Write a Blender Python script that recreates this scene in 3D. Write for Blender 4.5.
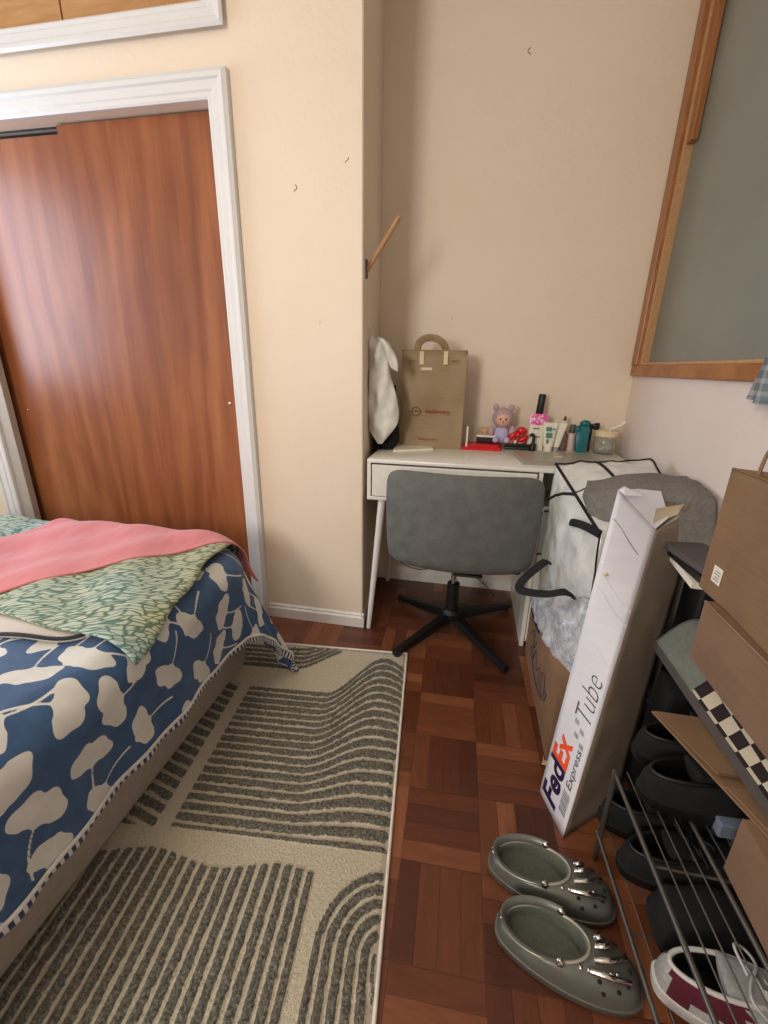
import bpy, bmesh, math, random
import numpy as np
from mathutils import Vector, Matrix, noise as mnoise
random.seed(7); rng = np.random.default_rng(7)
C = bpy.context.scene
for o in list(bpy.data.objects): bpy.data.objects.remove(o)
PI = math.pi

# ------------------------------------------------------------------ camera
YAW, PITCH, ROLL, FPX = .186, .327, .019, 430.
def cam_axes():
    cy, sy = math.cos(YAW), math.sin(YAW)
    fw = Vector((-sy*math.cos(PITCH), cy*math.cos(PITCH), -math.sin(PITCH)))
    r = Vector((cy, sy, 0)); u = r.cross(fw)
    c, s = math.cos(ROLL), math.sin(ROLL)
    return c*r+s*u, -s*r+c*u, fw
CR, CU, CF = cam_axes()
CP = Vector((0, 0, 1.1))
cd = bpy.data.cameras.new('camera'); cam = bpy.data.objects.new('camera', cd); C.collection.objects.link(cam)
M = Matrix((CR, CU, -CF)).transposed().to_4x4(); M.translation = CP
cam.matrix_world = M
cd.sensor_fit = 'VERTICAL'; cd.sensor_height = 24; cd.lens = FPX/1024*24; cd.clip_start = .01
C.camera = cam
def at(px, py, ax, v):
    """point of the room seen at a pixel, on the plane where coordinate ax equals v"""
    d = CR*((px-384)/FPX) + CU*((512-py)/FPX) + CF
    return CP + d*((v-CP[ax])/d[ax])

# ------------------------------------------------------------------ light
C.view_settings.view_transform = 'Standard'; C.view_settings.look = 'None'
C.view_settings.gamma = 1; C.view_settings.use_curve_mapping = False
C.view_settings.exposure = 0.0
w = bpy.data.worlds.new('world'); C.world = w; w.use_nodes = True
w.node_tree.nodes['Background'].inputs[0].default_value = (.75, .85, 1, 1)
w.node_tree.nodes['Background'].inputs[1].default_value = 1.0
def area(name, loc, target, sx, sy, energy, col):
    l = bpy.data.lights.new(name, 'AREA'); l.shape = 'RECTANGLE'; l.size = sx; l.size_y = sy
    l.energy = energy; l.color = col
    o = bpy.data.objects.new(name, l); C.collection.objects.link(o); o.location = loc
    o.rotation_euler = (Vector(target)-Vector(loc)).to_track_quat('-Z', 'Y').to_euler()
    return o
XL, XR, YB, YC, YR, ZC = -2.55, .68, 2.1, 1.61, -1.7, 2.62
area('window_daylight', (XL+.04, 1.0, 1.5), (XL+1, .93, 1.45), .8, 1.0, 21, (.70, .80, 1.0))
area('rear_window_daylight', (-1.2, YR+.04, 1.62), (-.85, 0, 1.62), .55, .9, 41, (1.0, .965, .90))
area('ceiling_lamp_light', (-1.0, .1, ZC-.13), (-1.0, .1, 0), .3, .3, 6, (1.0, .80, .52))

# ------------------------------------------------------------------ helpers
def s2l(c):
    return tuple((x/12.92 if x <= .04045 else ((x+.055)/1.055)**2.4) for x in [v/255. for v in c]) + (1.,)
MATS = {}
class NB:
    def __init__(s, name, rough=.5, **kw):
        s.m = bpy.data.materials.new(name); s.m.use_nodes = True; s.t = s.m.node_tree
        s.b = s.t.nodes['Principled BSDF']; s.b.inputs['Roughness'].default_value = rough
        for k, v in kw.items(): s.b.inputs[k.replace('_', ' ')].default_value = v
        MATS[name] = s.m
    def n(s, typ, ins=None, **props):
        nd = s.t.nodes.new(typ)
        for k, v in props.items(): setattr(nd, k, v)
        for k, v in (ins or {}).items():
            if isinstance(v, bpy.types.NodeSocket): s.t.links.new(v, nd.inputs[k])
            else: nd.inputs[k].default_value = v
        return nd
    def math(s, op, a, b=0., c=0.):
        return s.n('ShaderNodeMath', {0: a, 1: b, 2: c}, operation=op).outputs[0]
    def mix(s, f, a, b, mode='MIX'):
        nd = s.n('ShaderNodeMix', {}, data_type='RGBA', blend_type=mode)
        for i, v in ((0, f), (6, a), (7, b)):
            if isinstance(v, bpy.types.NodeSocket): s.t.links.new(v, nd.inputs[i])
            else: nd.inputs[i].default_value = v
        return nd.outputs[2]
    def ramp(s, f, stops, interp='LINEAR'):
        nd = s.n('ShaderNodeValToRGB', {0: f}); r = nd.color_ramp; r.interpolation = interp
        while len(r.elements) < len(stops): r.elements.new(.5)
        for e, (p, c) in zip(r.elements, stops): e.position = p; e.color = c
        return nd.outputs[0]
    def coord(s, which='Object', scale=(1, 1, 1), rot=(0, 0, 0), loc=(0, 0, 0)):
        tc = s.n('ShaderNodeTexCoord')
        return s.n('ShaderNodeMapping', {0: tc.outputs[which], 1: loc, 2: rot, 3: scale}).outputs[0]
    def noise(s, vec, scale, detail=3., rough=.5, dist=0.):
        return s.n('ShaderNodeTexNoise', {'Vector': vec, 'Scale': scale, 'Detail': detail, 'Roughness': rough, 'Distortion': dist}).outputs[0]
    def attr(s, name): return s.n('ShaderNodeAttribute', attribute_name=name).outputs['Fac']
    def col(s, c):
        if isinstance(c, bpy.types.NodeSocket): s.t.links.new(c, s.b.inputs['Base Color'])
        else: s.b.inputs['Base Color'].default_value = c
        return s
    def bump(s, h, dist=.002, strength=.5):
        nd = s.n('ShaderNodeBump', {'Strength': strength, 'Distance': dist, 'Height': h})
        s.t.links.new(nd.outputs[0], s.b.inputs['Normal']); return s
def simple(name, c, rough=.5, var=.12, nscale=30., bump=0., **kw):
    b = NB(name, rough, **kw); v = b.coord()
    nz = b.noise(v, nscale, 4.)
    c0 = s2l(c); d = tuple(x*(1-var) for x in c0[:3])+(1,); l = tuple(min(1, x*(1+var)) for x in c0[:3])+(1,)
    b.col(b.ramp(nz, [(.3, d), (.7, l)]))
    if bump: b.bump(b.noise(v, nscale*3, 3.), bump, .6)
    return b.m

ROOT = {}   # world shift of every object's local frame
def finish(name, me, m, parent=None):
    o = bpy.data.objects.new(name, me); C.collection.objects.link(o)
    for mm in (m if isinstance(m, (list, tuple)) else [m]): me.materials.append(mm)
    if parent is None:
        if len(me.vertices):
            co = np.empty(len(me.vertices)*3); me.vertices.foreach_get('co', co); co = co.reshape(-1, 3)
            lo, hi = co.min(0), co.max(0); c = Vector(((lo[0]+hi[0])/2, (lo[1]+hi[1])/2, lo[2]))
        else: c = Vector()
        me.transform(Matrix.Translation(-c)); o.location = c; ROOT[o] = c
    else:
        sh = ROOT[parent]; me.transform(Matrix.Translation(-sh)); o.parent = parent; ROOT[o] = sh
    return o
def obj(name, bm, m, parent=None, smooth=None, recalc=True):
    me = bpy.data.meshes.new(name)
    if recalc: bmesh.ops.recalc_face_normals(bm, faces=bm.faces)
    bm.to_mesh(me); bm.free()
    if smooth is not None:
        me.shade_smooth()
        if smooth < 179: me.set_sharp_from_angle(angle=math.radians(smooth))
    return finish(name, me, m, parent)
def setp(o, label=None, cat=None, group=None, kind=None):
    for k, v in (('label', label), ('category', cat), ('group', group), ('kind', kind)):
        if v: o[k] = v
    return o
def thing(name, label, cat, loc=(0, 0, 0), group=None):
    o = bpy.data.objects.new(name, None); C.collection.objects.link(o); o.location = loc; o.empty_display_size = .05
    ROOT[o] = Vector(loc); return setp(o, label, cat, group)
def struct(o): o['kind'] = 'structure'; return o
def dup(root, loc, rotz, label):
    r = root.copy(); C.collection.objects.link(r); r.location = loc; r.rotation_euler = (0, 0, rotz); r['label'] = label
    for ch in list(root.children):
        c = ch.copy(); C.collection.objects.link(c); c.parent = r
        for g in list(ch.children):
            d = g.copy(); C.collection.objects.link(d); d.parent = c
    return r
def B(): return bmesh.new()
def box(bm, lo, hi, bevel=0., seg=2, M=None, mi=0):
    r = bmesh.ops.create_cube(bm, size=1)
    vs = r['verts']
    for v in vs: v.co = Vector(((lo[i]+hi[i])/2 + v.co[i]*(hi[i]-lo[i]) for i in range(3)))
    fs = list({f for v in vs for f in v.link_faces})
    for f in fs: f.material_index = mi
    if bevel:
        es = list({e for v in vs for e in v.link_edges})
        rr = bmesh.ops.bevel(bm, geom=es, offset=bevel, segments=seg, affect='EDGES', profile=.5)
        vs = list({v for f in rr['faces'] for v in f.verts} | {v for v in vs if v.is_valid})
    if M is not None: bmesh.ops.transform(bm, matrix=M, verts=[v for v in vs if v.is_valid])
    return vs
def ring_loft(bm, rings, closed=True, cap0=False, cap1=False, mi=0, wrap=True):
    V = [[bm.verts.new(p) for p in r] for r in rings]; n = len(rings[0])
    for i in range(len(V)-1):
        for j in range(n if wrap else n-1):
            a, b = V[i][j], V[i][(j+1) % n]; c, d = V[i+1][(j+1) % n], V[i+1][j]
            try: f = bm.faces.new((a, b, c, d)); f.material_index = mi
            except ValueError: pass
    if cap0:
        f = bm.faces.new(V[0][::-1]); f.material_index = mi
    if cap1:
        f = bm.faces.new(V[-1]); f.material_index = mi
    return V
def smoothpath(pts, n):
    """Catmull-Rom through pts"""
    P = [Vector(p) for p in pts]; P = [P[0]*2-P[1]] + P + [P[-1]*2-P[-2]]; out = []
    for i in range(1, len(P)-2):
        for k in range(n):
            t = k/n; a, b, c, d = P[i-1], P[i], P[i+1], P[i+2]
            out.append(.5*((2*b)+(c-a)*t+(2*a-5*b+4*c-d)*t*t+(3*b-a-3*c+d)*t**3))
    out.append(P[-2]); return out
def tube(bm, pts, r, n=8, sm=0, flat=None, mi=0, up=None, caps=True):
    """tube along pts; flat=(a,b) half sizes for a strap section"""
    P = smoothpath(pts, sm) if sm else [Vector(p) for p in pts]
    rings = []; nrm = None
    for i, p in enumerate(P):
        t = (P[min(i+1, len(P)-1)]-P[max(i-1, 0)]).normalized()
        if nrm is None:
            nrm = Vector(up) if up is not None else (Vector((0, 0, 1)) if abs(t.z) < .9 else Vector((1, 0, 0)))
        nrm = (nrm - t*nrm.dot(t)).normalized(); bi = t.cross(nrm)
        rr = r[min(i, len(r)-1)] if isinstance(r, (list, tuple)) else r
        a, b = flat if flat else (rr, rr)
        rings.append([p + bi*(a*math.cos(2*PI*k/n)) + nrm*(b*math.sin(2*PI*k/n)) for k in range(n)])
    ring_loft(bm, rings, cap0=caps, cap1=caps, mi=mi)
def lathe(bm, prof, loc=(0, 0, 0), n=20, M=None, mi=0):
    loc = Vector(loc)
    rings = []
    for r, z in prof:
        ring = [Vector((max(r, 1e-4)*math.cos(2*PI*k/n), max(r, 1e-4)*math.sin(2*PI*k/n), z)) for k in range(n)]
        if M is not None: ring = [M @ v for v in ring]
        rings.append([v+loc for v in ring])
    ring_loft(bm, rings, cap0=True, cap1=True, mi=mi)
def blob(bm, c, r, sub=2, mi=0, M=None):
    res = bmesh.ops.create_icosphere(bm, subdivisions=sub, radius=1)
    c = Vector(c); r = Vector(r) if not isinstance(r, float) else Vector((r, r, r))
    for v in res['verts']:
        p = Vector((v.co.x*r.x, v.co.y*r.y, v.co.z*r.z))
        v.co = (M @ p if M is not None else p) + c
        for f in v.link_faces: f.material_index = mi
def prism(bm, poly, vec, mi=0):
    a = [Vector(p) for p in poly]; vec = Vector(vec)
    ring_loft(bm, [a, [p+vec for p in a]], cap0=True, cap1=True, mi=mi)
def quad(bm, a, b, c, d, mi=0):
    f = bm.faces.new([bm.verts.new(p) for p in (a, b, c, d)]); f.material_index = mi
def grid_mesh(name, P, m, parent=None, attrs=None, wrap=False):
    """P: (n,m,3) array -> smooth grid mesh with float attributes"""
    n, k = P.shape[:2]; me = bpy.data.meshes.new(name)
    idx = np.arange(n*k).reshape(n, k)
    q = np.stack([idx[:-1, :-1], idx[1:, :-1], idx[1:, 1:], idx[:-1, 1:]], -1).reshape(-1, 4)
    me.vertices.add(n*k); me.vertices.foreach_set('co', P.reshape(-1).astype(np.float32))
    me.loops.add(q.size); me.loops.foreach_set('vertex_index', q.reshape(-1).astype(np.int32))
    me.polygons.add(len(q)); me.polygons.foreach_set('loop_start', (np.arange(len(q))*4).astype(np.int32))
    me.update(calc_edges=True); me.validate()
    for an, av in (attrs or {}).items():
        a = me.attributes.new(an, 'FLOAT', 'POINT'); a.data.foreach_set('value', av.reshape(-1).astype(np.float32))
    me.shade_smooth()
    return finish(name, me, m, parent)
def solid(o, t, off=-1):
    md = o.modifiers.new('thickness', 'SOLIDIFY'); md.thickness = t; md.offset = off; return o
def nz(p, s=1., seed=0.):
    return mnoise.noise(Vector((p[0]*s+seed, p[1]*s+seed*1.7, p[2]*s-seed)))
def hexa(bm, c8, n=14, puff=.02, amp=.01, scale=9., seed=0., mi=0):
    """soft box. c8: (bottom: left-front,right-front,right-back,left-back, then top same order). returns surface fn"""
    c8 = [Vector(c) for c in c8]; cen = sum(c8, Vector())/8
    def tri(u, v, w_):
        p = Vector()
        for k, (a, b, c) in enumerate(((0, 0, 0), (1, 0, 0), (1, 1, 0), (0, 1, 0), (0, 0, 1), (1, 0, 1), (1, 1, 1), (0, 1, 1))):
            p += c8[k]*((u if a else 1-u)*(v if b else 1-v)*(w_ if c else 1-w_))
        e = [4*x*(1-x) for x in (u, v, w_)]
        k = (e[0]+.08)*(e[1]+.08)+(e[1]+.08)*(e[2]+.08)+(e[0]+.08)*(e[2]+.08)
        d = (p-cen).normalized()
        p = p + d*(puff*min(1, k) + amp*(nz(p, scale, seed)+.5*nz(p, scale*2.7, seed+3)))
        return p
    for ax in range(3):
        for side in (0, 1):
            G = []
            for i in range(n+1):
                row = []
                for j in range(n+1):
                    q = [0, 0, 0]; q[ax] = side; q[(ax+1) % 3] = i/n; q[(ax+2) % 3] = j/n
                    row.append(bm.verts.new(tri(*q)))
                G.append(row)
            for i in range(n):
                for j in range(n):
                    f = bm.faces.new((G[i][j], G[i+1][j], G[i+1][j+1], G[i][j+1])); f.material_index = mi
    bmesh.ops.remove_doubles(bm, verts=bm.verts, dist=1e-5)
    return tri
def text_mesh(s, size, offset=0., extrude=.0004, space=1.):
    cu = bpy.data.curves.new('lettering', 'FONT'); cu.body = s; cu.size = size; cu.offset = offset; cu.extrude = extrude
    cu.space_character = space; cu.resolution_u = 3
    o = bpy.data.objects.new('lettering', cu); C.collection.objects.link(o)
    bpy.context.view_layer.update()
    me = bpy.data.meshes.new_from_object(o.evaluated_get(bpy.context.evaluated_depsgraph_get()))
    bpy.data.objects.remove(o); bpy.data.curves.remove(cu)
    return me
def text(s, size, m, parent, origin, xdir, ydir, width=None, height=None, offset=0., space=1., name='lettering', shear=False):
    me = text_mesh(s, size, offset, space=space)
    co = np.empty(len(me.vertices)*3); me.vertices.foreach_get('co', co); co = co.reshape(-1, 3); lo, hi = co.min(0), co.max(0)
    sx = width/(hi[0]-lo[0]) if width else 1; sy = height/(hi[1]-lo[1]) if height else (sx if width else 1)
    x = Vector(xdir).normalized(); y = Vector(ydir).normalized(); y = y if shear else (y-x*y.dot(x)).normalized(); z = x.cross(y).normalized()
    Mx = Matrix((x, y, z)).transposed().to_4x4(); Mx.translation = Vector(origin)
    me.transform(Mx @ Matrix.Diagonal((sx, sy, 1, 1)) @ Matrix.Translation((-lo[0], -lo[1], 0)))
    me.materials.clear()
    return finish(name, me, m, parent)

def text_on(s, m, parent, fn, s0, w0, width, height, offset=0., name='lettering'):
    """lettering laid on a surface: fn(along, across, lift) -> point"""
    me = text_mesh(s, 1., offset, 0.); bm = B(); bm.from_mesh(me); bpy.data.meshes.remove(me)
    bmesh.ops.subdivide_edges(bm, edges=bm.edges, cuts=1)
    xs = [v.co.x for v in bm.verts]; ys = [v.co.y for v in bm.verts]; x0, x1, y0 = min(xs), max(xs), min(ys); y1 = max(ys)
    for v in bm.verts: v.co = fn(s0+(v.co.x-x0)/(x1-x0)*width, w0-(v.co.y-y0)/(y1-y0)*height, 0.)
    return obj(name, bm, m, parent, recalc=False)

# ------------------------------------------------------------------ materials
def wall_mat(name, c, c2):
    b = NB(name, .55); v = b.coord()
    a = b.noise(v, 1.6, 4.); b.col(b.ramp(a, [(.3, s2l(c)), (.7, s2l(c2))]))
    b.bump(b.math('ADD', b.noise(v, 55., 4.), b.math('MULTIPLY', b.noise(v, 9., 3.), 1.5)), .0025, .5); return b.m
M_wall = wall_mat('cream_wall_paint', (232, 214, 192), (238, 222, 201))
M_wall2 = wall_mat('pale_pink_wall_paint', (228, 214, 206), (233, 220, 212))
M_ceil = simple('ceiling_paint', (232, 228, 220), .8, .03)
M_trim = simple('white_gloss_trim_paint', (222, 222, 220), .35, .02, 12., .0003)
M_base = simple('white_baseboard_paint', (226, 222, 216), .35, .05, 20., .0008)

def wood_door():
    b = NB('varnished_red_brown_wood', .36); v = b.coord('Object', (1, 1, 1))
    big = b.noise(b.coord('Object', (2.2, 1, .55)), 1.6, 3., .5, 1.2)
    fine = b.noise(b.coord('Object', (9, 1, .5)), 5., 5., .55, .6)
    pores = b.noise(b.coord('Object', (60, 1, 2.0)), 4., 2.)
    cath = b.n('ShaderNodeTexWave', {'Vector': b.coord('Object', (1, .3, .22)), 'Scale': 3.2, 'Distortion': 9., 'Detail': 3., 'Detail Scale': 1.3}, bands_direction='X').outputs[1]
    f = b.math('ADD', b.math('MULTIPLY', big, .6), b.math('ADD', b.math('MULTIPLY', fine, .28), b.math('MULTIPLY', cath, .12)))
    c = b.ramp(f, [(.3, s2l((122, 66, 38))), (.46, s2l((142, 82, 48))), (.58, s2l((158, 96, 58))), (.75, s2l((172, 112, 70)))])
    c = b.mix(b.math('MULTIPLY', pores, .22), c, s2l((92, 44, 26)))
    b.col(c); b.bump(pores, .0006, .3); return b.m
M_door = wood_door()
def wood(name, c1, c2, sc=(3, 3, 30), rough=.4):
    b = NB(name, rough); f = b.noise(b.coord('Object', sc), 3., 4., .6, .4)
    b.col(b.ramp(f, [(.3, s2l(c1)), (.7, s2l(c2))])); b.bump(f, .0006, .3); return b.m
M_ply = wood('light_orange_plywood', (172, 124, 74), (196, 150, 98), (2, 2, 14))
M_frame = wood('orange_varnished_window_wood', (138, 84, 46), (178, 118, 68), (30, 4, 4), .35)
M_frame_v = wood('orange_varnished_window_wood_upright', (138, 84, 46), (178, 118, 68), (30, 30, 3), .35)
M_peg = wood('beech_wood', (176, 130, 88), (200, 156, 112), (20, 20, 60), .45)

def parquet():
    b = NB('red_brown_basketweave_parquet', .33)
    tc = b.n('ShaderNodeTexCoord'); geo = b.n('ShaderNodeNewGeometry')
    S = .186
    sx = b.n('ShaderNodeSeparateXYZ', {0: b.n('ShaderNodeMapping', {0: geo.outputs['Position'], 1: (.056, .045, 0), 2: (0, 0, math.radians(-1.5))}).outputs[0]})
    X = b.math('DIVIDE', sx.outputs[0], S); Y = b.math('DIVIDE', sx.outputs[1], S)
    cx, cy = b.math('FLOOR', X), b.math('FLOOR', Y)
    par = b.math('FLOORED_MODULO', b.math('ADD', cx, cy), 2.)
    fx, fy = b.math('SUBTRACT', X, cx), b.math('SUBTRACT', Y, cy)
    across = b.math('ADD', b.math('MULTIPLY', fx, par), b.math('MULTIPLY', fy, b.math('SUBTRACT', 1., par)))
    along = b.math('ADD', b.math('MULTIPLY', fy, par), b.math('MULTIPLY', fx, b.math('SUBTRACT', 1., par)))
    sl = b.math('MULTIPLY', across, 4.); si = b.math('FLOOR', sl); sf = b.math('SUBTRACT', sl, si)
    pair = b.math('FLOOR', b.math('MULTIPLY', si, .5))
    idv = b.n('ShaderNodeCombineXYZ', {0: cx, 1: cy, 2: si}).outputs[0]
    rnd = b.n('ShaderNodeTexWhiteNoise', {'Vector': idv}, noise_dimensions='3D').outputs[0]
    rnd2 = b.n('ShaderNodeTexWhiteNoise', {'Vector': b.n('ShaderNodeCombineXYZ', {0: cx, 1: cy, 2: b.math('ADD', pair, 7.3)}).outputs[0]}, noise_dimensions='3D').outputs[0]
    # grain stretched along each slat
    gv = b.n('ShaderNodeCombineXYZ', {0: b.math('MULTIPLY', along, .8), 1: b.math('ADD', sl, b.math('MULTIPLY', rnd, 40.)), 2: b.math('MULTIPLY', rnd, 10.)}).outputs[0]
    grain = b.noise(gv, 3.5, 5., .6, .3)
    f = b.math('ADD', b.math('MULTIPLY', rnd, .32), b.math('ADD', b.math('MULTIPLY', rnd2, .40), b.math('MULTIPLY', grain, .32)))
    c = b.ramp(f, [(.12, s2l((68, 34, 22))), (.4, s2l((90, 48, 31))), (.62, s2l((116, 66, 42))), (.88, s2l((148, 92, 60)))])
    e = b.math('MINIMUM', sf, b.math('SUBTRACT', 1., sf)); e2 = b.math('MULTIPLY', b.math('MINIMUM', along, b.math('SUBTRACT', 1., along)), 4.)
    gap = b.math('SMOOTHSTEP', b.math('MINIMUM', e, e2), 0., .05) if False else b.n('ShaderNodeMapRange', {0: b.math('MINIMUM', e, e2), 1: .0, 2: .035}).outputs[0]
    c = b.mix(gap, b.mix(.6, c, s2l((50, 22, 12))), c)
    b.col(c); b.bump(b.math('ADD', gap, b.math('MULTIPLY', grain, .3)), .0008, .5); return b.m
M_floor = parquet()

def comforter_mat():
    b = NB('navy_cotton_with_pale_ginkgo_leaves', .8); d = b.attr('leaf'); s_ = b.attr('under')
    v = b.coord()
    blue = b.ramp(b.noise(v, 30., 3.), [(.3, s2l((46, 78, 118))), (.7, s2l((58, 92, 132)))])
    crm = b.ramp(b.noise(v, 22., 3.), [(.3, s2l((206, 206, 200))), (.7, s2l((222, 222, 216)))])
    k = b.n('ShaderNodeMapRange', {0: d, 1: -.0006, 2: .0006}).outputs[0]
    c = b.mix(k, blue, crm)
    st = b.math('GREATER_THAN', b.math('SINE', b.math('MULTIPLY', b.attr('run'), 420.)), .1)
    c2 = b.mix(st, s2l((44, 58, 96)), s2l((216, 216, 214)))
    c = b.mix(s_, c, c2)
    b.col(c); b.bump(b.noise(v, 500., 2.), .0006, .4)
    b.b.inputs['Sheen Weight'].default_value = .15; return b.m
M_comf = comforter_mat()
def blade_mat():
    b = NB('green_and_cream_blade_print_fabric', .85); v = b.coord('Object', (1, 1, 1), (0, 0, -.5))
    wv = b.noise(v, 9., 3., .5)
    sx = b.n('ShaderNodeSeparateXYZ', {0: v})
    warp = b.n('ShaderNodeCombineXYZ', {0: b.math('MULTIPLY', sx.outputs[0], .24), 1: b.math('ADD', sx.outputs[1], b.math('MULTIPLY', wv, .06)), 2: b.math('MULTIPLY', sx.outputs[2], .8)}).outputs[0]
    vo = b.n('ShaderNodeTexVoronoi', {'Vector': warp, 'Scale': 92., 'Randomness': 1.}, feature='DISTANCE_TO_EDGE').outputs[0]
    k = b.n('ShaderNodeMapRange', {0: vo, 1: .05, 2: .15}).outputs[0]
    tint = b.noise(v, 2.3, 2.)
    cg = b.ramp(tint, [(.40, s2l((86, 128, 122))), (.60, s2l((98, 112, 84)))])
    cc = b.ramp(tint, [(.40, s2l((178, 198, 190))), (.60, s2l((190, 194, 162)))])
    b.col(b.mix(k, cg, cc)); b.bump(k, .0006, .3); return b.m
M_blade = blade_mat()
def pink_mat():
    b = NB('pink_woven_throw_fabric', .9); v = b.coord()
    a = b.noise(b.coord('Object', (14, 5, 5), (0, 0, .8)), 2., 3.); t = b.noise(v, 260., 2.)
    c = b.ramp(a, [(.3, s2l((204, 108, 118))), (.7, s2l((216, 130, 134)))])
    b.col(b.mix(b.math('MULTIPLY', t, .3), c, s2l((228, 158, 156)))); b.bump(t, .001, .5)
    b.b.inputs['Sheen Weight'].default_value = .3; return b.m
M_pink = pink_mat()
M_pad = simple('pale_grey_quilt_cotton', (204, 196, 186), .85, .06, 8., .001)
M_piping = simple('dark_piping', (30, 30, 38), .7)
M_pipew = simple('white_piping', (222, 222, 218), .7)
M_basef = simple('beige_grey_bed_base_fabric', (168, 158, 146), .8, .06, 60., .0008)
def rug_mat():
    b = NB('cream_rug_with_grey_tufted_waves', .95); d = b.attr('stripe'); v = b.coord()
    n1, n2 = b.noise(v, 170., 3., .7), b.noise(v, 60., 3.)
    d2 = b.math('ADD', d, b.math('MULTIPLY', b.math('SUBTRACT', n2, .5), 1.3))
    k = b.n('ShaderNodeMapRange', {0: d2, 1: -.12, 2: .12}).outputs[0]
    g = b.ramp(n1, [(.32, s2l((52, 52, 46))), (.5, s2l((98, 96, 86))), (.68, s2l((150, 146, 130)))])
    cr = b.ramp(n1, [(.3, s2l((182, 172, 150))), (.7, s2l((214, 206, 186)))])
    b.col(b.mix(k, cr, g)); b.bump(b.math('ADD', n1, b.math('MULTIPLY', k, .6)), .006, .8)
    b.b.inputs['Sheen Weight'].default_value = .2; return b.m
M_rug = rug_mat()
def fabric(name, c1, c2, sc=300., rough=.9, bump=.0012):
    b = NB(name, rough); v = b.coord(); n1, n2 = b.noise(v, sc, 2.), b.noise(v, sc/14, 4.)
    b.col(b.ramp(b.math('ADD', b.math('MULTIPLY', n1, .5), b.math('MULTIPLY', n2, .5)), [(.35, s2l(c1)), (.65, s2l(c2))]))
    b.bump(n1, bump, .5); return b.m
M_chair = fabric('grey_woven_upholstery', (88, 90, 88), (110, 111, 107))
M_fuzzy = fabric('grey_fleece', (104, 100, 97), (132, 127, 122), 120., .95, .003)
M_black = simple('black_plastic', (14, 14, 15), .45, .2)
M_blackf = fabric('black_webbing', (14, 14, 16), (30, 30, 32), 400.)
M_shoeblk = fabric('black_shoe_mesh', (5, 5, 6), (11, 11, 13), 200.)
M_chrome = simple('polished_chrome', (205, 205, 208), .18, .03, Metallic=1.)
M_wire = simple('grey_coated_steel_wire', (112, 110, 106), .35, .05, Metallic=.8)
M_white = simple('white_lacquer', (232, 228, 218), .25, .03)
M_whitem = simple('white_powder_coated_steel', (226, 224, 220), .35, .03)
def card(name, c1, c2, rough=.75):
    b = NB(name, rough); v = b.coord(); n1 = b.noise(v, 7., 5.); n2 = b.noise(b.coord('Object', (1, 1, 40)), 6., 2.)
    b.col(b.ramp(b.math('ADD', b.math('MULTIPLY', n1, .7), b.math('MULTIPLY', n2, .3)), [(.35, s2l(c1)), (.65, s2l(c2))]))
    b.bump(b.math('ADD', n1, b.math('MULTIPLY', n2, .25)), .002, .3); return b.m
M_card = card('brown_corrugated_cardboard', (128, 98, 72), (148, 116, 86))
M_card2 = card('pinkish_brown_cardboard', (122, 94, 74), (138, 108, 86))
M_kraft = card('brown_kraft_paper', (124, 95, 68), (140, 110, 80))
M_kraft2 = card('tan_kraft_bag_paper', (142, 120, 88), (160, 136, 102), .55)
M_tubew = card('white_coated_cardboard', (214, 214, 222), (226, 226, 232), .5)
M_tubeb = card('shade_brown_tube_card', (112, 98, 84), (128, 112, 96), .7)  # tube's white card in shade, the darkening put into a brown colour
M_cream = card('pale_cream_card', (214, 196, 160), (232, 216, 184))
def plastic():
    b = NB('milky_clear_crinkled_plastic', .22); v = b.coord()
    n1 = b.noise(v, 12., 5., .6, 1.2); n2 = b.n('ShaderNodeTexVoronoi', {'Vector': v, 'Scale': 26.}).outputs[0]
    b.col(b.ramp(n1, [(.3, s2l((214, 215, 212))), (.7, s2l((240, 240, 234)))]))
    b.bump(b.math('ADD', n1, b.math('MULTIPLY', n2, .4)), .006, .7)
    b.b.inputs['Coat Weight'].default_value = .4; b.b.inputs['Transmission Weight'].default_value = .12
    return b.m
M_plastic = plastic()
def plastic2():
    b = NB('shiny_translucent_blue_white_plastic', .14); v = b.coord()
    n1 = b.noise(v, 22., 6., .7, 2.)
    b.col(b.ramp(n1, [(.3, s2l((168, 178, 200))), (.55, s2l((232, 234, 238)))]))
    b.bump(n1, .02, 1.); b.b.inputs['Coat Weight'].default_value = .6; return b.m
M_plastic2 = plastic2()
M_croc = simple('pearly_grey_clog_foam', (106, 108, 102), .3, .06, 40., Metallic=.25)
M_crocin = fabric('grey_clog_footbed', (86, 90, 80), (102, 106, 94), 90., .6)
M_hole = simple('dark_hole', (20, 20, 20), .8)
M_silver = simple('silver_charm', (210, 210, 205), .2, .05, Metallic=1.)
M_maroon = fabric('maroon_suede', (70, 12, 28), (88, 20, 38))
M_shoew = fabric('white_leather', (188, 186, 182), (206, 204, 198), 90., .5, .0005)
M_shoeg = fabric('light_grey_mesh', (140, 140, 138), (170, 170, 166), 160.)
M_purple = simple('deep_purple_ink', (38, 20, 66), .5); M_orange = simple('bright_orange_ink', (238, 82, 36), .5)
M_inkg = simple('dark_grey_ink', (70, 70, 78), .6); M_inkl = simple('grey_ink', (150, 150, 156), .6)
M_blue = simple('blue_violet_marker', (58, 50, 96), .6)
M_red = simple('glossy_red', (206, 28, 34), .3); M_redink = simple('red_ink', (158, 58, 44), .6)
M_brownink = simple('brown_ink', (104, 78, 50), .6)
M_teal = simple('teal_plastic', (14, 104, 112), .3); M_pinkp = None
M_silverl = simple('brushed_aluminium', (176, 172, 160), .35, .03, Metallic=.5)
M_lav = fabric('lavender_plush', (172, 148, 156), (196, 172, 178), 150., .95, .003)
M_lil = fabric('lilac_cloth', (178, 170, 206), (196, 188, 220), 150.)
M_skin = simple('peach_plastic', (224, 176, 158), .5)
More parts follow.
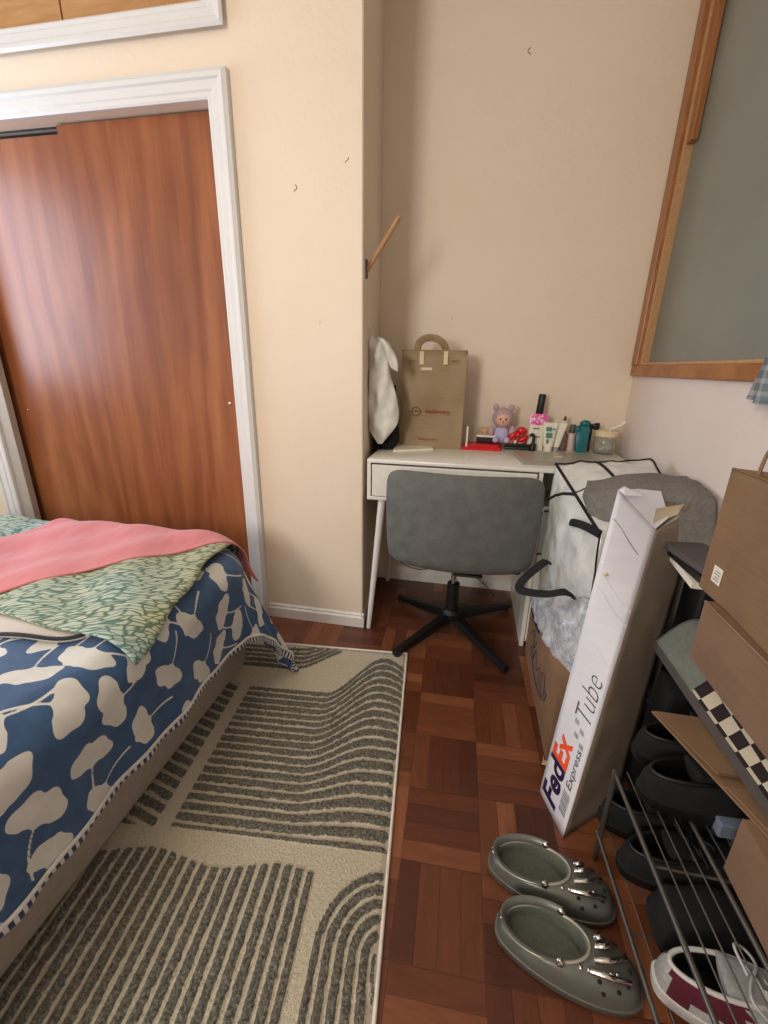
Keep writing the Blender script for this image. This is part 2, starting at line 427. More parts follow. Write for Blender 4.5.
M_tan = simple('tan_plastic', (206, 168, 116), .5)
M_paper = simple('white_paper', (236, 230, 214), .7, .02)
M_garment = fabric('white_quilted_garment', (220, 218, 208), (236, 234, 226), 60., .8, .0015)
M_dkgreen = simple('dark_green_plastic', (22, 54, 34), .35)
M_brownliq = simple('brown_grey_bottle', (122, 96, 90), .2)
M_pale = simple('pale_pink_plastic', (220, 190, 184), .35)
M_cotton = simple('white_cotton', (232, 226, 212), .9)
def glass(name, col, rough=.05):
    b = NB(name, rough); b.col(s2l(col)); b.b.inputs['Transmission Weight'].default_value = .85; b.b.inputs['IOR'].default_value = 1.4; return b.m
M_jar = glass('clear_jar_plastic', (236, 236, 230))
def pinkpatch():
    b = NB('pink_and_white_speckled_wrapper', .4); v = b.coord()
    b.col(b.ramp(b.noise(v, 110., 2.), [(.46, s2l((232, 84, 168))), (.56, s2l((244, 206, 222)))])); return b.m
M_pinkp = pinkpatch()
def pane_mat():
    b = NB('grey_green_frosted_pane', .3); v = b.coord()
    a = b.noise(v, 3., 4.); b.col(b.ramp(a, [(.3, s2l((118, 122, 114))), (.7, s2l((132, 136, 127)))]))
    b.bump(b.noise(v, 120., 2.), .0005, .3); return b.m
M_pane = pane_mat()
def plaid():
    b = NB('grey_blue_plaid_cloth', .9); sx = b.n('ShaderNodeSeparateXYZ', {0: b.coord()})
    a = b.math('GREATER_THAN', b.math('SINE', b.math('MULTIPLY', sx.outputs[2], 230.)), .35)
    c = b.math('GREATER_THAN', b.math('SINE', b.math('MULTIPLY', sx.outputs[1], 230.)), .35)
    f = b.math('MULTIPLY', b.math('ADD', a, c), .5)
    b.col(b.ramp(f, [(0., s2l((112, 122, 128))), (.5, s2l((142, 148, 150))), (1., s2l((172, 174, 170)))])); return b.m
M_plaid = plaid()
def check():
    b = NB('dark_brown_and_cream_checks', .85)
    f = b.n('ShaderNodeTexChecker', {'Vector': b.coord('Object', (1, 1, 1), (0, 0, .03)), 'Color1': s2l((34, 20, 22)), 'Color2': s2l((196, 186, 162)), 'Scale': 1/.033}).outputs[0]
    b.col(f); return b.m
M_check = check()
M_slab = fabric('sage_grey_fabric', (104, 108, 98), (122, 124, 114), 140.)
M_slabside = simple('grey_rubber_edge', (88, 82, 80), .5, .05)
M_lightpane = simple('lamp_diffuser', (255, 240, 210), .4)
M_lightpane.node_tree.nodes['Principled BSDF'].inputs['Emission Color'].default_value = (1, .86, .62, 1)
M_lightpane.node_tree.nodes['Principled BSDF'].inputs['Emission Strength'].default_value = 3.
M_glass = glass('window_glass', (240, 245, 248))

# ------------------------------------------------------------------ room
def plate(name, lo, hi, m):
    bm = B(); box(bm, lo, hi); return struct(obj(name, bm, m))
plate('floor', (XL-.1, YR-.1, -.05), (XR+.1, YB+.1, 0), M_floor)
plate('ceiling', (XL-.1, YR-.1, ZC), (XR+.1, YB+.1, ZC+.05), M_ceil)
# closet wall with its two openings (sliding door below, cupboard above) and the pier's return
CX0, CX1, CZ1 = -2.085, -.905, 1.905      # closet opening
UZ0 = 2.145                               # cupboard opening
bm = B()
box(bm, (XL-.1, YC, 0), (CX0, YB+.1, ZC)); prism(bm, [(CX1, YC, 0), (-.396, YC, 0), (-.392, YC+.004, 0), (-.437, YB+.1, 0), (CX1, YB+.1, 0)], (0, 0, ZC))
box(bm, (CX0, YC, CZ1), (CX1, YC+.12, UZ0)); box(bm, (CX0, YC, 2.5), (CX1, YC+.12, ZC))
struct(obj('wall_closet', bm, M_wall))
bm = B(); box(bm, (CX0, YB, 0), (CX1, YB+.06, ZC)); struct(obj('wall_closet_interior', bm, M_ceil))
plate('wall_back', (-.44, YB, 0), (XR+.1, YB+.1, ZC), M_wall)
# right wall with the window opening
WY1, WY0, WZ0, WZ1 = 2.06, .55, 1.11, 2.35
bm = B()
box(bm, (XR, YR, 0), (XR+.1, YB, WZ0)); box(bm, (XR, YR, WZ1), (XR+.1, YB, ZC))
box(bm, (XR, YR, WZ0), (XR+.1, WY0, WZ1)); box(bm, (XR, WY1, WZ0), (XR+.1, YB, WZ1))
struct(obj('wall_right', bm, M_wall2))
# left wall and rear wall, each with a daylight window
bm = B()
box(bm, (XL-.1, YR, 0), (XL, YC, 1.0)); box(bm, (XL-.1, YR, 2.05), (XL, YC, ZC)); box(bm, (XL-.1, YR, 1.0), (XL, .52, 2.05)); box(bm, (XL-.1, 1.46, 1.0), (XL, YC, 2.05))
struct(obj('wall_left', bm, M_wall))
bm = B()
box(bm, (XL-.1, YR-.1, 0), (XR+.1, YR, 1.05)); box(bm, (XL-.1, YR-.1, 2.2), (XR+.1, YR, ZC)); box(bm, (XL-.1, YR-.1, 1.05), (-1.8, YR, 2.2)); box(bm, (-.5, YR-.1, 1.05), (XR+.1, YR, 2.2))
struct(obj('wall_rear', bm, M_wall))
def framed(name, lo, hi, ax):
    bm = B(); t = .04; o = 1 if ax == 0 else 0
    def bar(a0, a1, z0, z1):
        l, h = [0]*3, [0]*3; l[ax], h[ax] = lo[ax], hi[ax]; l[o], h[o] = a0, a1; l[2], h[2] = z0, z1; box(bm, l, h, .004)
    bar(lo[o], hi[o], lo[2], lo[2]+t); bar(lo[o], hi[o], hi[2]-t, hi[2]); bar(lo[o], lo[o]+t, lo[2]+t, hi[2]-t); bar(hi[o]-t, hi[o], lo[2]+t, hi[2]-t)
    mid = (lo[o]+hi[o])/2; bar(mid-.02, mid+.02, lo[2]+t, hi[2]-t)
    return struct(obj(name, bm, M_trim))
f2 = framed('window_2', (XL-.09, .52, 1.0), (XL-.04, 1.46, 2.05), 0)
bm = B(); box(bm, (XL-.07, .55, 1.03), (XL-.065, 1.43, 2.02)); obj('pane', bm, M_glass, f2)
f3 = framed('window_3', (-1.8, YR-.09, 1.05), (-.5, YR-.04, 2.2), 1)
bm = B(); box(bm, (-1.77, YR-.07, 1.08), (-.53, YR-.065, 2.17)); obj('pane', bm, M_glass, f3)

# casing profile (stepped moulding) swept along a path in the closet wall plane
def casing(bm, p0, p1, inward, w_=.075, m0=0., m1=0.):
    """p0->p1 is the inner edge line; inward = unit vector pointing to opening; mitred ends by m0/m1 slopes"""
    prof = [(0, .0), (0, .012), (.006, .016), (.018, .016), (.022, .02), (.045, .022), (.05, .028), (.062, .03), (.07, .024), (w_, .022), (w_, 0)]
    p0, p1, inw = Vector(p0), Vector(p1), Vector(inward); d = (p1-p0).normalized()
    r0 = [p0 - inw*a - d*(a*m0) + Vector((0, -b, 0)) for a, b in prof]; r1 = [p1 - inw*a + d*(a*m1) + Vector((0, -b, 0)) for a, b in prof]
    ring_loft(bm, [r0, r1], cap0=True, cap1=True)
bm = B(); casing(bm, (CX1, YC, 0), (CX1, YC, CZ1), (-1, 0, 0), m1=1); casing(bm, (CX0, YC, CZ1), (CX1, YC, CZ1), (0, 0, -1), m0=1, m1=1); casing(bm, (CX0, YC, 0), (CX0, YC, CZ1), (1, 0, 0), m1=1)
struct(obj('trim_1', bm, M_trim, smooth=25))
bm = B(); casing(bm, (CX0, YC, UZ0), (CX1+.01, YC, UZ0), (0, 0, 1), .05, 1, 1); casing(bm, (CX1+.01, YC, UZ0), (CX1+.01, YC, 2.5), (-1, 0, 0), .05, 1, 1); casing(bm, (CX0, YC, UZ0), (CX0, YC, 2.5), (1, 0, 0), .05, 1, 1); casing(bm, (CX0, YC, 2.5), (CX1+.01, YC, 2.5), (0, 0, -1), .05, 1, 1)
struct(obj('trim_2', bm, M_trim, smooth=25))
# sliding closet door: two wooden panels, top track, jambs
d1 = struct(thing('door_1', None, None, (-1.45, YC+.05, 0)))
bm = B(); box(bm, (-1.535, YC+.035, .01), (CX1-.006, YC+.055, CZ1-.006), .002); p = obj('door_panel', bm, M_door, d1)
bm = B(); lathe(bm, [(.006, 0), (.006, .003), (.002, .004)], (0, 0, 0), 12, Matrix.Translation((-.958, YC+.035, .945)) @ Matrix.Rotation(PI/2, 4, 'X')); obj('keyhole_plate', bm, M_chrome, p, 30)
bm = B(); box(bm, (CX0, YC+.062, .01), (-1.45, YC+.082, CZ1-.020), .002); p = obj('door_panel', bm, M_door, d1); p['label'] = 'rear panel sitting lower behind the front panel'
bm = B(); lathe(bm, [(.006, 0), (.006, .003), (.002, .004)], (0, 0, 0), 12, Matrix.Translation((-1.99, YC+.062, .88)) @ Matrix.Rotation(PI/2, 4, 'X')); obj('screw_cover', bm, M_chrome, p, 30)
bm = B(); box(bm, (CX0, YC+.058, CZ1-.006), (-1.535, YC+.06, CZ1), .0); box(bm, (CX0, YC+.09, CZ1-.03), (CX1, YC+.1, CZ1), 0); obj('top_track', bm, M_black, d1)  # coloured black: shade of the gap above the rear panel
bm = B(); box(bm, (CX0, YC, 0), (CX0+.06, YC+.03, CZ1-.001), .002); o_ = obj('jamb', bm, M_basef, d1)
# cupboard doors above
d2 = struct(thing('door_2', None, None, (-1.45, YC+.03, UZ0)))
for a, b_ in ((CX0+.002, -1.424), (-1.418, CX1+.006)):
    bm = B(); box(bm, (a, YC+.02, UZ0+.003), (b_, YC+.04, 2.497), .002); obj('door_panel', bm, M_ply, d2)
# baseboards
def base_profile(bm, p0, p1, out):
    prof = [(0, 0), (.014, 0), (.014, .045), (.008, .052), (.008, .058), (.003, .064), (0, .064)]
    p0, p1, out = Vector(p0), Vector(p1), Vector(out)
    ring_loft(bm, [[p0+out*a+Vector((0, 0, z)) for a, z in prof], [p1+out*a+Vector((0, 0, z)) for a, z in prof]], cap0=True, cap1=True)
bm = B(); base_profile(bm, (CX1+.076, YC, 0), (-.385, YC, 0), (0, -1, 0)); struct(obj('baseboard_closet', bm, M_base, smooth=25))
bm = B(); base_profile(bm, (-.396, YC-.012, 0), (-.437, YB, 0), (1, 0, 0)); struct(obj('baseboard_pier', bm, M_base, smooth=25))
bm = B(); base_profile(bm, (-.42, YB, 0), (XR, YB, 0), (0, -1, 0)); struct(obj('baseboard_back', bm, M_base, smooth=25))
bm = B(); base_profile(bm, (XR, YR, 0), (XR, YB-.015, 0), (-1, 0, 0)); struct(obj('baseboard_right', bm, M_base, smooth=25))
# window_1 in the right wall: wooden frame and frosted pane
def wbar(bm, y0, y1, z0, z1, d0, d1, bv=.004): box(bm, (XR-d0, y0, z0), (XR+d1, y1, z1), bv)
w1 = struct(thing('window_1', None, None, (XR, (WY0+WY1)/2, WZ0)))
bm = B(); wbar(bm, WY0-.03, WY1+.03, WZ0-.03, WZ0+.012, .018, .06); wbar(bm, WY0-.03, WY1+.03, WZ1-.02, WZ1+.03, .018, .06); obj('window_frame', bm, M_frame, w1)
bm = B(); wbar(bm, WY1-.02, WY1+.033, WZ0+.012, WZ1-.02, .02, .06); wbar(bm, WY0-.03, WY0+.02, WZ0+.012, WZ1-.02, .018, .06); obj('window_frame', bm, M_frame_v, w1)
bm = B(); wbar(bm, WY1-.036, WY1-.02, WZ0+.012, WZ1-.02, .006, .05, .002); wbar(bm, WY0+.02, WY1-.036, WZ0+.012, WZ0+.022, .006, .05, .002); obj('glazing_bead', bm, M_peg, w1)
bm = B(); wbar(bm, WY0, WY1, WZ0, WZ1, -.024, .03, 0); obj('pane', bm, M_pane, w1)
bm = B(); wbar(bm, WY1-.075, WY1-.036, 1.86, WZ1-.02, .0, .022, .003); obj('stop_strip', bm, M_frame_v, w1)
# small wall scars
for k, (px, py, ax, v, s_) in enumerate([(295, 188, 1, YC, 1), (347, 160, 1, YC, .8), (320, 323, 1, YC, .4), (530, 51, 1, YB, 1.1), (452, 318, 1, YB, .6)]):
    p = at(px, py, ax, v); bm = B()
    pts = [p+Vector((.007*s_*math.sin(t*1.9+k), -.0004, .009*s_*(1-t))) for t in (0, .5, 1, 1.5, 2)]
    tube(bm, pts, .0012*s_, 6, 3); a = struct(obj('trim_%d' % (k+3), bm, M_brownink, smooth=60))
# ceiling lamp
cl = thing('ceiling_lamp', 'round flush ceiling lamp with a warm glowing diffuser over the bed', 'lamp', (-1.0, .1, ZC-.1))
bm = B(); lathe(bm, [(.17, ZC-.03), (.18, ZC-.02), (.18, ZC)], (-1.0, .1, 0), 32); obj('lamp_base', bm, M_chrome, cl, 30)
bm = B(); lathe(bm, [(.02, ZC-.1), (.09, ZC-.09), (.14, ZC-.06), (.165, ZC-.03)], (-1.0, .1, 0), 32); obj('lamp_shade', bm, M_lightpane, cl, 60)

# ------------------------------------------------------------------ bed
XE, YE, ZT, RR = -.765, 1.235, .495, .075
def fold(a, b, off=0., wave=1.):
    """sheet coordinates (metres of cloth) -> points on the bed: flat top, rounded edges, hanging sides"""
    a = np.asarray(a, float); b = np.asarray(b, float)
    RC = .13; X1, Y1 = XE-RC, YE-RC
    ax = np.maximum(a-X1, 0); by = np.maximum(b-Y1, 0); hp = np.hypot(ax, by); d = np.maximum(hp-RC, 0)
    dx = np.where(hp > 1e-9, ax/np.maximum(hp, 1e-9), 0); dy = np.where(hp > 1e-9, by/np.maximum(hp, 1e-9), 0)
    r = RR+off; q = PI*RR/2; t = np.clip(d/RR, 0, PI/2)
    o = r*np.sin(t); dr = r*(1-np.cos(t)); ext = np.maximum(d-q, 0); inn = np.minimum(hp, RC)
    s = a*dy*1.0 + b*dx                       # run along the hem
    wv = wave*np.minimum(ext, .35)*(.035*np.sin(s*17+1.2)+.018*np.sin(s*41+.5)+.05)
    cor = np.clip(dx*dy*2, 0, 1)
    o = o + wv + ext*cor*.12; dr = dr + ext*.985
    x = np.minimum(a, X1)+dx*(inn+o)+ext*cor*.34; y = np.minimum(b, Y1)+dy*(inn+o)-ext*cor*.16
    z = ZT+off-dr
    top = np.clip(1-d/.05, 0, 1)
    z = z + top*(.006*np.sin(a*9+b*4)+.005*np.sin(b*13-a*3)+.004*np.sin(a*23+b*17))
    z = np.maximum(z, .018+off*.2)
    return np.stack([x, y, z], -1)
# ginkgo leaves as a signed-distance pattern in sheet coordinates
def leaf_field(A, Bc):
    f = np.full(A.shape, -1.); pts = []; tries = 0
    r2 = np.random.default_rng(3)
    while tries < 14000 and len(pts) < 460:
        p = np.array([r2.uniform(-2.0, -.33), r2.uniform(-.2, 1.66)]); tries += 1
        if all(np.hypot(*(p-q)) > .090 for q in pts): pts.append(p)
    for p in pts:
        th = r2.uniform(0, 2*PI); R = r2.uniform(.043, .053); hw = r2.uniform(1.15, 1.45); ph = r2.uniform(0, 6)
        i = np.abs(A-p[0]) < .14; j = np.abs(Bc-p[1]) < .14; m = i & j
        if not m.any(): continue
        x = A[m]-p[0]; y = Bc[m]-p[1]
        u = x*math.cos(th)+y*math.sin(th)+R*.55; v = -x*math.sin(th)+y*math.cos(th)
        r = np.hypot(u, v); t = np.arctan2(v, u)
        Ro = 1.28*R*(1+.035*np.sin(t*9+ph)-.08*np.exp(-(t/.13)**2)-.03*t*t)
        # concave sides: wider half-angle with radius
        hh = hw*(.42+.58*np.clip(r/(.6*R), 0, 1)**.8)
        qa, qb = np.clip(Ro-r, -.05, .05), np.clip((hh-np.abs(t))*r, -.05, .05)
        fan = -np.log(np.exp(-170*qa)+np.exp(-170*qb))/170
        L = 1.5*R; bend = .35*math.sin(ph)
        vs = v - bend*u*u/L*1.2; stem = .0022+.001*np.clip(-u/L, 0, 1)-np.abs(vs); stem = np.where((u < .012) & (u > -L), stem, -1)
        f[m] = np.maximum(f[m], np.maximum(fan, stem))
    return f
def bed():
    root = thing('bed', 'divan bed with beige grey base under the ginkgo comforter by the closet', 'bed', (-1.4, .45, 0))
    bm = B(); box(bm, (-2.1, -.55, .035), (-.745, 1.24, .28), .02, 3); obj('bed_base', bm, M_basef, root, 40)
    bm = B(); box(bm, (-2.1, -.55, .28), (-.76, 1.24, .475), .05, 4); obj('mattress', bm, M_pad, root, 40)
    for x in (-2.0, -.9):
        for y in (-.45, 1.12):
            bm = B(); lathe(bm, [(.022, 0), (.026, .04)], (x, y, 0), 16); obj('leg', bm, M_black, root, 40)
bed()
def comforter():
    h = .0042; a = np.arange(-2.05, XE+.322, h); b = np.arange(-.1, YE+.375, h)
    # trimmed hem: outer rows become the striped underside turned out below the piping
    A, Bc = np.meshgrid(a, b, indexing='ij')
    P = fold(A, Bc, .008)
    leaf = leaf_field(A, Bc)
    und = ((A > XE+.300)).astype(float)
    P[:, :, 0] += .003*und*np.sin(Bc*60)
    root = thing('comforter', 'navy blue comforter with large pale ginkgo leaves hanging over the bed side', 'comforter', (-1.2, .7, .1))
    o = grid_mesh('cover', P, M_comf, root, {'leaf': leaf, 'under': und, 'run': Bc}); solid(o, .012, -1)
    bm = B()
    hb = np.linspace(-.1, YE+.365, 120); q = fold(np.full(hb.shape, XE+.298), hb, .012)
    ha = np.linspace(XE+.298, -2.05, 90); q2 = fold(ha, np.full(ha.shape, YE+.365), .012)
    tube(bm, [Vector(p) for p in q]+[Vector(p) for p in q2[1:]], .0042, 6); obj('piping', bm, M_pipew, root, 60)
comforter()
def blanket(name, corners, off, m, th, label, cat, pipe=None, n=110, round_=0., wob=.0, group=None, extra=None):
    A_, B_, C_, D_ = [np.array(c, float) for c in corners]
    u = np.linspace(0, 1, n)[:, None, None]; v = np.linspace(0, 1, n)[None, :, None]
    def S(u, v):
        s = (1-u)*(1-v)*A_+(1-u)*v*D_+u*(1-v)*B_+u*v*C_
        if round_:
            # squircle the corner at A
            k = np.clip(1-u/.10, 0, 1)*np.clip(1-v/.10, 0, 1); s = s + (k**2)*np.array([-round_, round_])
        s = s + wob*np.stack([np.sin(u[..., 0]*19+v[..., 0]*5), np.cos(v[..., 0]*17+u[..., 0]*3)], -1)*.5
        return s
    s = S(u, v); P = fold(s[..., 0], s[..., 1], off)
    if extra is not None: P[..., 2] += extra(s[..., 0], s[..., 1])
    root = thing(name, label, cat, tuple(fold(s[n//2, n//2, 0], s[n//2, n//2, 1], off)))
    o = grid_mesh('cloth', P, m, root); solid(o, th, -1)
    if pipe:
        bm = B()
        e1 = P[:, 0]; e2 = P[0, ::-1]
        tube(bm, [Vector(p) for p in list(e1[::-1])+list(e2[::-1][1:])], pipe[1], 6); obj('piping', bm, pipe[0], root, 60)
    return root
blanket('quilt', [(-.765, .665), (-.83, 1.28), (-2.0, 1.25), (-2.0, .575)], .022, M_pad, .01, 'pale grey quilt edged in dark piping, lying under the green print cloth', 'quilt', (M_piping, .0045), round_=.035)
blanket('green_cloth', [(-.685, .665), (-.80, 1.36), (-2.0, 1.36), (-2.0, .80)], .033, M_blade, .005, 'green and cream leaf blade print cloth spread across the bed, one corner hanging', 'blanket', wob=.008,
        extra=lambda a, b: .003*np.sin(a*30+b*11))
blanket('throw_blanket', [(-.69, 1.345), (-1.47, 1.36), (-1.57, .40), (-1.46, .40)], .041, M_pink, .005, 'pink woven throw folded diagonally across the top of the bed', 'blanket', wob=.006,
        extra=lambda a, b: .006*np.abs(np.sin((a-b*.8)*9))+.004*np.sin((a-b*.7)*31))

# ------------------------------------------------------------------ rug
def rug():
    ang = math.radians(4.9); c, s = math.cos(ang), math.sin(ang); O = np.array([-.168, 1.452])
    ex = np.array([-c, -s]); ey = np.array([s, -c])       # u: leftwards, v: towards the camera
    h = .004; U, V = np.meshgrid(np.arange(0, 1.25, h), np.arange(0, 1.9, h), indexing='ij')
    f = np.full(U.shape, -1.)
    per = .0272; duty = .10
    def stripes(d, p=per): return np.sin(2*PI*d/p)-(-.5)     # wider grey than cream
    def uv(x, y): q = np.array([x, y])-O; return q@ex, q@ey
    # block A: rows that swing upwards to the right
    tu, tv = uv(-.715, 1.13); bu, bv = uv(-.646, .655)
    vt, vb = .262, .758
    S = .5-.5*np.cos(PI*np.clip((.275-U)/.19, 0, 1)); S = S - .28*np.clip((.075-U)/.075, 0, 1)**1.5*np.clip(1-(V-.04)/.5, 0, 1)
    amp = .212; v0 = (V + amp*S*vb/(vb-vt))/(1+amp*S/(vb-vt))
    lefte = .545+.0*V
    A = stripes(v0-vt+per*.0); inA = (v0 > vt) & (v0 < vb) & (U < lefte) & (V > .012)
    f = np.where(inA, np.maximum(f, A), f)
    # block T: rows at the top left that curve down from the right
    St = .5-.5*np.cos(PI*np.clip((.42-U)/.2, 0, 1)); vT = V+.13*St
    T = stripes(vT); f = np.where((vT < .155) & (U < 1.0) & (U > .26) & (V > .012), np.maximum(f, T), f)
    # left edge block: short rows running under the bed
    f = np.where((U > .585) & (V > .25) & (V < .765), np.maximum(f, stripes(V+.3*(U-.58), .034)), f)
    # block B: rows along the length
    edge = .13+.02*np.clip(V-.82, 0, 1)
    f = np.where((V > .822+.012*np.sin(U*20)) & (V < 1.7) & (U > .165) & (U < .9), np.maximum(f, stripes(U-.165+.10*np.clip(V-.82, 0, 9)**1.3*0, .0275)), f)
    # block C: arcs round a centre near the right edge
    cu, cv = -.01, .95; q = np.hypot((U-cu)*1.05, np.where(V < cv, V-cv, (V-cv)*.18)); 
    R0 = .152
    f = np.where((V > .79) & (V < 1.75) & (q < R0), np.maximum(f, stripes(R0-q, .026)), f)
    f = np.where(f < -.9, -1., f)
    n = rng.normal(0, 1, U.shape); k = np.clip(f*3, 0, 1)
    Z = .006+.006*k+.0012*n*(.4+k)
    e = np.minimum(np.minimum(U, V), .02)/.02; Z = np.maximum(Z*np.clip(e, .3, 1), .002)
    X = O[0]+U*ex[0]+V*ey[0]; Y = O[1]+U*ex[1]+V*ey[1]
    wig = .0022*np.sin(V*31)+.0015*np.sin(V*83)
    P = np.stack([X+wig*np.clip(1-U/.03, 0, 1), Y, Z], -1)
    root = thing('area_rug', 'cream shag rug with grey tufted wavy stripes on the parquet beside the bed', 'rug', (-.6, .7, 0))
    grid_mesh('pile', P[:, ::-1], M_rug, root, {'stripe': np.ascontiguousarray(f[:, ::-1])})
    bm = B(); bq = [Vector((*(O+ex*a+ey*b_), .001)) for a, b_ in ((0, 0), (1.246, 0), (1.246, 1.896), (0, 1.896))]
    prism(bm, bq, (0, 0, .003)); obj('backing', bm, M_basef, root)
    bm = B(); tube(bm, [Vector((*(O+ex*a+ey*b_), .005)) for a, b_ in ((1.2, 0), (0, 0), (0, 1.89))], .0045, 8); obj('bound_edge', bm, M_pipew if False else M_cotton, root, 60)
rug()

# ------------------------------------------------------------------ desk
ZD = .76
def desk():
    root = thing('desk', 'narrow white desk with a left drawer in the alcove behind the grey chair', 'desk', (.12, 1.83, 0))
    X0, X1, Y0, Y1 = -.372, .64, 1.6, 2.09
    bm = B(); box(bm, (X0, Y0, ZD-.016), (X1, Y1, ZD), .004); obj('desktop', bm, M_white, root, 40)
    bm = B(); box(bm, (X0, Y0+.004, ZD-.165), (X0+.014, Y1, ZD-.016)); box(bm, (X0, Y0+.3, ZD-.165), (X1, Y0+.312, ZD-.016))
    box(bm, (X0+.014, Y0+.004, ZD-.165), (X1, Y0+.3, ZD-.157)); box(bm, (.27, Y0+.004, ZD-.157), (.284, Y0+.3, ZD-.016)); obj('apron', bm, M_white, root)
    bm = B(); box(bm, (X0+.02, Y0, ZD-.148), (.264, Y0+.016, ZD-.022), .002); box(bm, (X0+.03, Y0+.016, ZD-.146), (.25, Y0+.28, ZD-.140)); d = obj('drawer', bm, M_white, root)
    bm = B(); box(bm, (X0+.004, Y0+.002, ZD-.163), (.27, Y0+.012, ZD-.151), .002); obj('front_rail', bm, M_white, root)
    for (tx, ty, fx, fy) in ((-.315, 1.63, -.362, 1.606), (-.315, 2.03, -.36, 2.06)):
        bm = B(); tube(bm, [(fx, fy, 0), (tx, ty, ZD-.165)], [.010, .016], 14); obj('leg', bm, M_whitem, root, 50)
    bm = B(); box(bm, (.284, Y0+.01, 0), (.30, Y1-.01, ZD-.165), .002); box(bm, (.60, Y0+.01, 0), (.616, Y1-.01, ZD-.165), .002); box(bm, (.30, Y1-.03, .02), (.60, Y1-.02, ZD-.165)); box(bm, (.30, Y0+.02, .02), (.60, Y1-.03, .035)); obj('pedestal', bm, M_white, root)
    for k in range(3):
        bm = B(); box(bm, (.302, Y0+.004, .04+k*.195), (.598, Y0+.02, .225+k*.195), .002); obj('drawer', bm, M_white, root)
desk()
# cable under the desk
bm = B(); tube(bm, [(-.34, 2.0, .60), (-.33, 2.04, .40), (-.33, 2.06, .16), (-.2, 2.03, .10), (0.0, 2.05, .13), (.15, 2.03, .05), (.2, 2.0, .006)], .0025, 6, 8)
setp(obj('power_cable', bm, M_black, smooth=60), 'thin dark cable looping along the wall under the white desk', 'cable')
# ------------------------------------------------------------------ office chair
def chair():
    root = thing('office_chair', 'grey upholstered swivel chair pulled up to the white desk', 'chair', (0., 1.66, 0))
    # backrest: curved padded panel; rounded outline, wider on top
    def back(u, v):      # u -1..1, v 0..1 (bottom..top)
        hw = 0.277-.010*(1-v)**2.2
        x = .002+u*hw; zz = .380+v*.375
        y = 1.445+.06*u*u+.05*(v-.55)**2-.012*v
        return Vector((x, y, zz))
    n, k = 34, 26; bm = B(); F, K = [], []
    for i in range(n+1):
        r1, r2 = [], []
        for j in range(k+1):
            u, v = -1+2*i/n, j/k
            # squircle
            e = (abs(u)**7+abs(2*v-1)**7)
            sq = 1.-.0*e
            uu, vv = u, 2*v-1
            m = max(abs(uu), abs(vv)); L_ = (abs(uu)**9+abs(vv)**9)**(1/9) if m > 0 else 1
            sc = (m/L_) if L_ > 0 else 1
            p = back(uu*sc, (vv*sc+1)/2)
            t = .034*max(0, 1-m**5)**.5
            r1.append(bm.verts.new(p+Vector((0, -t*.8, 0)))); r2.append(bm.verts.new(p+Vector((0, t+.0, 0))) if 0 < i < n and 0 < j < k else None)
        F.append(r1); K.append(r2)
    for i in range(n+1):
        for j in range(k+1):
            if K[i][j] is None: K[i][j] = F[i][j]
    for i in range(n):
        for j in range(k):
            bm.faces.new((F[i][j], F[i+1][j], F[i+1][j+1], F[i][j+1]))
            try: bm.faces.new((K[i][j+1], K[i+1][j+1], K[i+1][j], K[i][j]))
            except ValueError: pass
    b_ = obj('backrest', bm, M_chair, root, 70)
    # seat
    bm = B(); hexa(bm, [(-.21, 1.52, .385), (.22, 1.52, .385), (.235, 1.93, .39), (-.22, 1.93, .39), (-.21, 1.52, .44), (.22, 1.52, .44), (.235, 1.93, .46), (-.22, 1.93, .46)], 16, .015, .002)
    obj('seat', bm, M_chair, root, 70)
    bm = B(); box(bm, (-.09, 1.56, .335), (.09, 1.76, .384), .006); box(bm, (-.01, 1.5, .345), (.10, 1.56, .355), .004); obj('mechanism', bm, M_black, root)
    bm = B(); tube(bm, [(.09, 1.66, .348), (.22, 1.60, .348)], .005, 8); blob(bm, (.235, 1.595, .348), (.016, .01, .016)); obj('lever', bm, M_black, root, 50)
    H = Vector((-.006, 1.66, 0))
    bm = B(); lathe(bm, [(.013, .2), (.013, .345)], H, 18); obj('gas_lift', bm, M_chrome, root, 40)
    bm = B(); lathe(bm, [(.026, .07), (.026, .235), (.02, .24)], H, 18); obj('column', bm, M_black, root, 40)
    bm = B(); lathe(bm, [(.035, .065), (.045, .08), (.045, .1), (.03, .115)], H, 20); obj('hub', bm, M_black, root, 40)
    for tx, ty in ((-.215, 1.42), (.215, 1.415), (.26, 1.90), (-.265, 1.86)):
        d = Vector((tx, ty, 0))-H; d.normalize(); sd = Vector((-d.y, d.x, 0)); e = Vector((tx, ty, 0))
        bm = B(); a = H+d*.03
        sec = lambda p, w_, z0, z1: [p+sd*w_+Vector((0, 0, z0)), p+sd*w_*.8+Vector((0, 0, z1)), p-sd*w_*.8+Vector((0, 0, z1)), p-sd*w_+Vector((0, 0, z0))]
        ring_loft(bm, [sec(a, .02, .06, .1), sec(a.lerp(e, .5), .017, .035, .065), sec(e, .014, .012, .034)], cap0=True, cap1=True)
        lg = obj('leg', bm, M_black, root, 30)
        bm = B(); lathe(bm, [(.012, 0), (.013, .006), (.009, .013)], e-d*.015, 12); obj('foot_glide', bm, M_black, lg, 40)
chair()

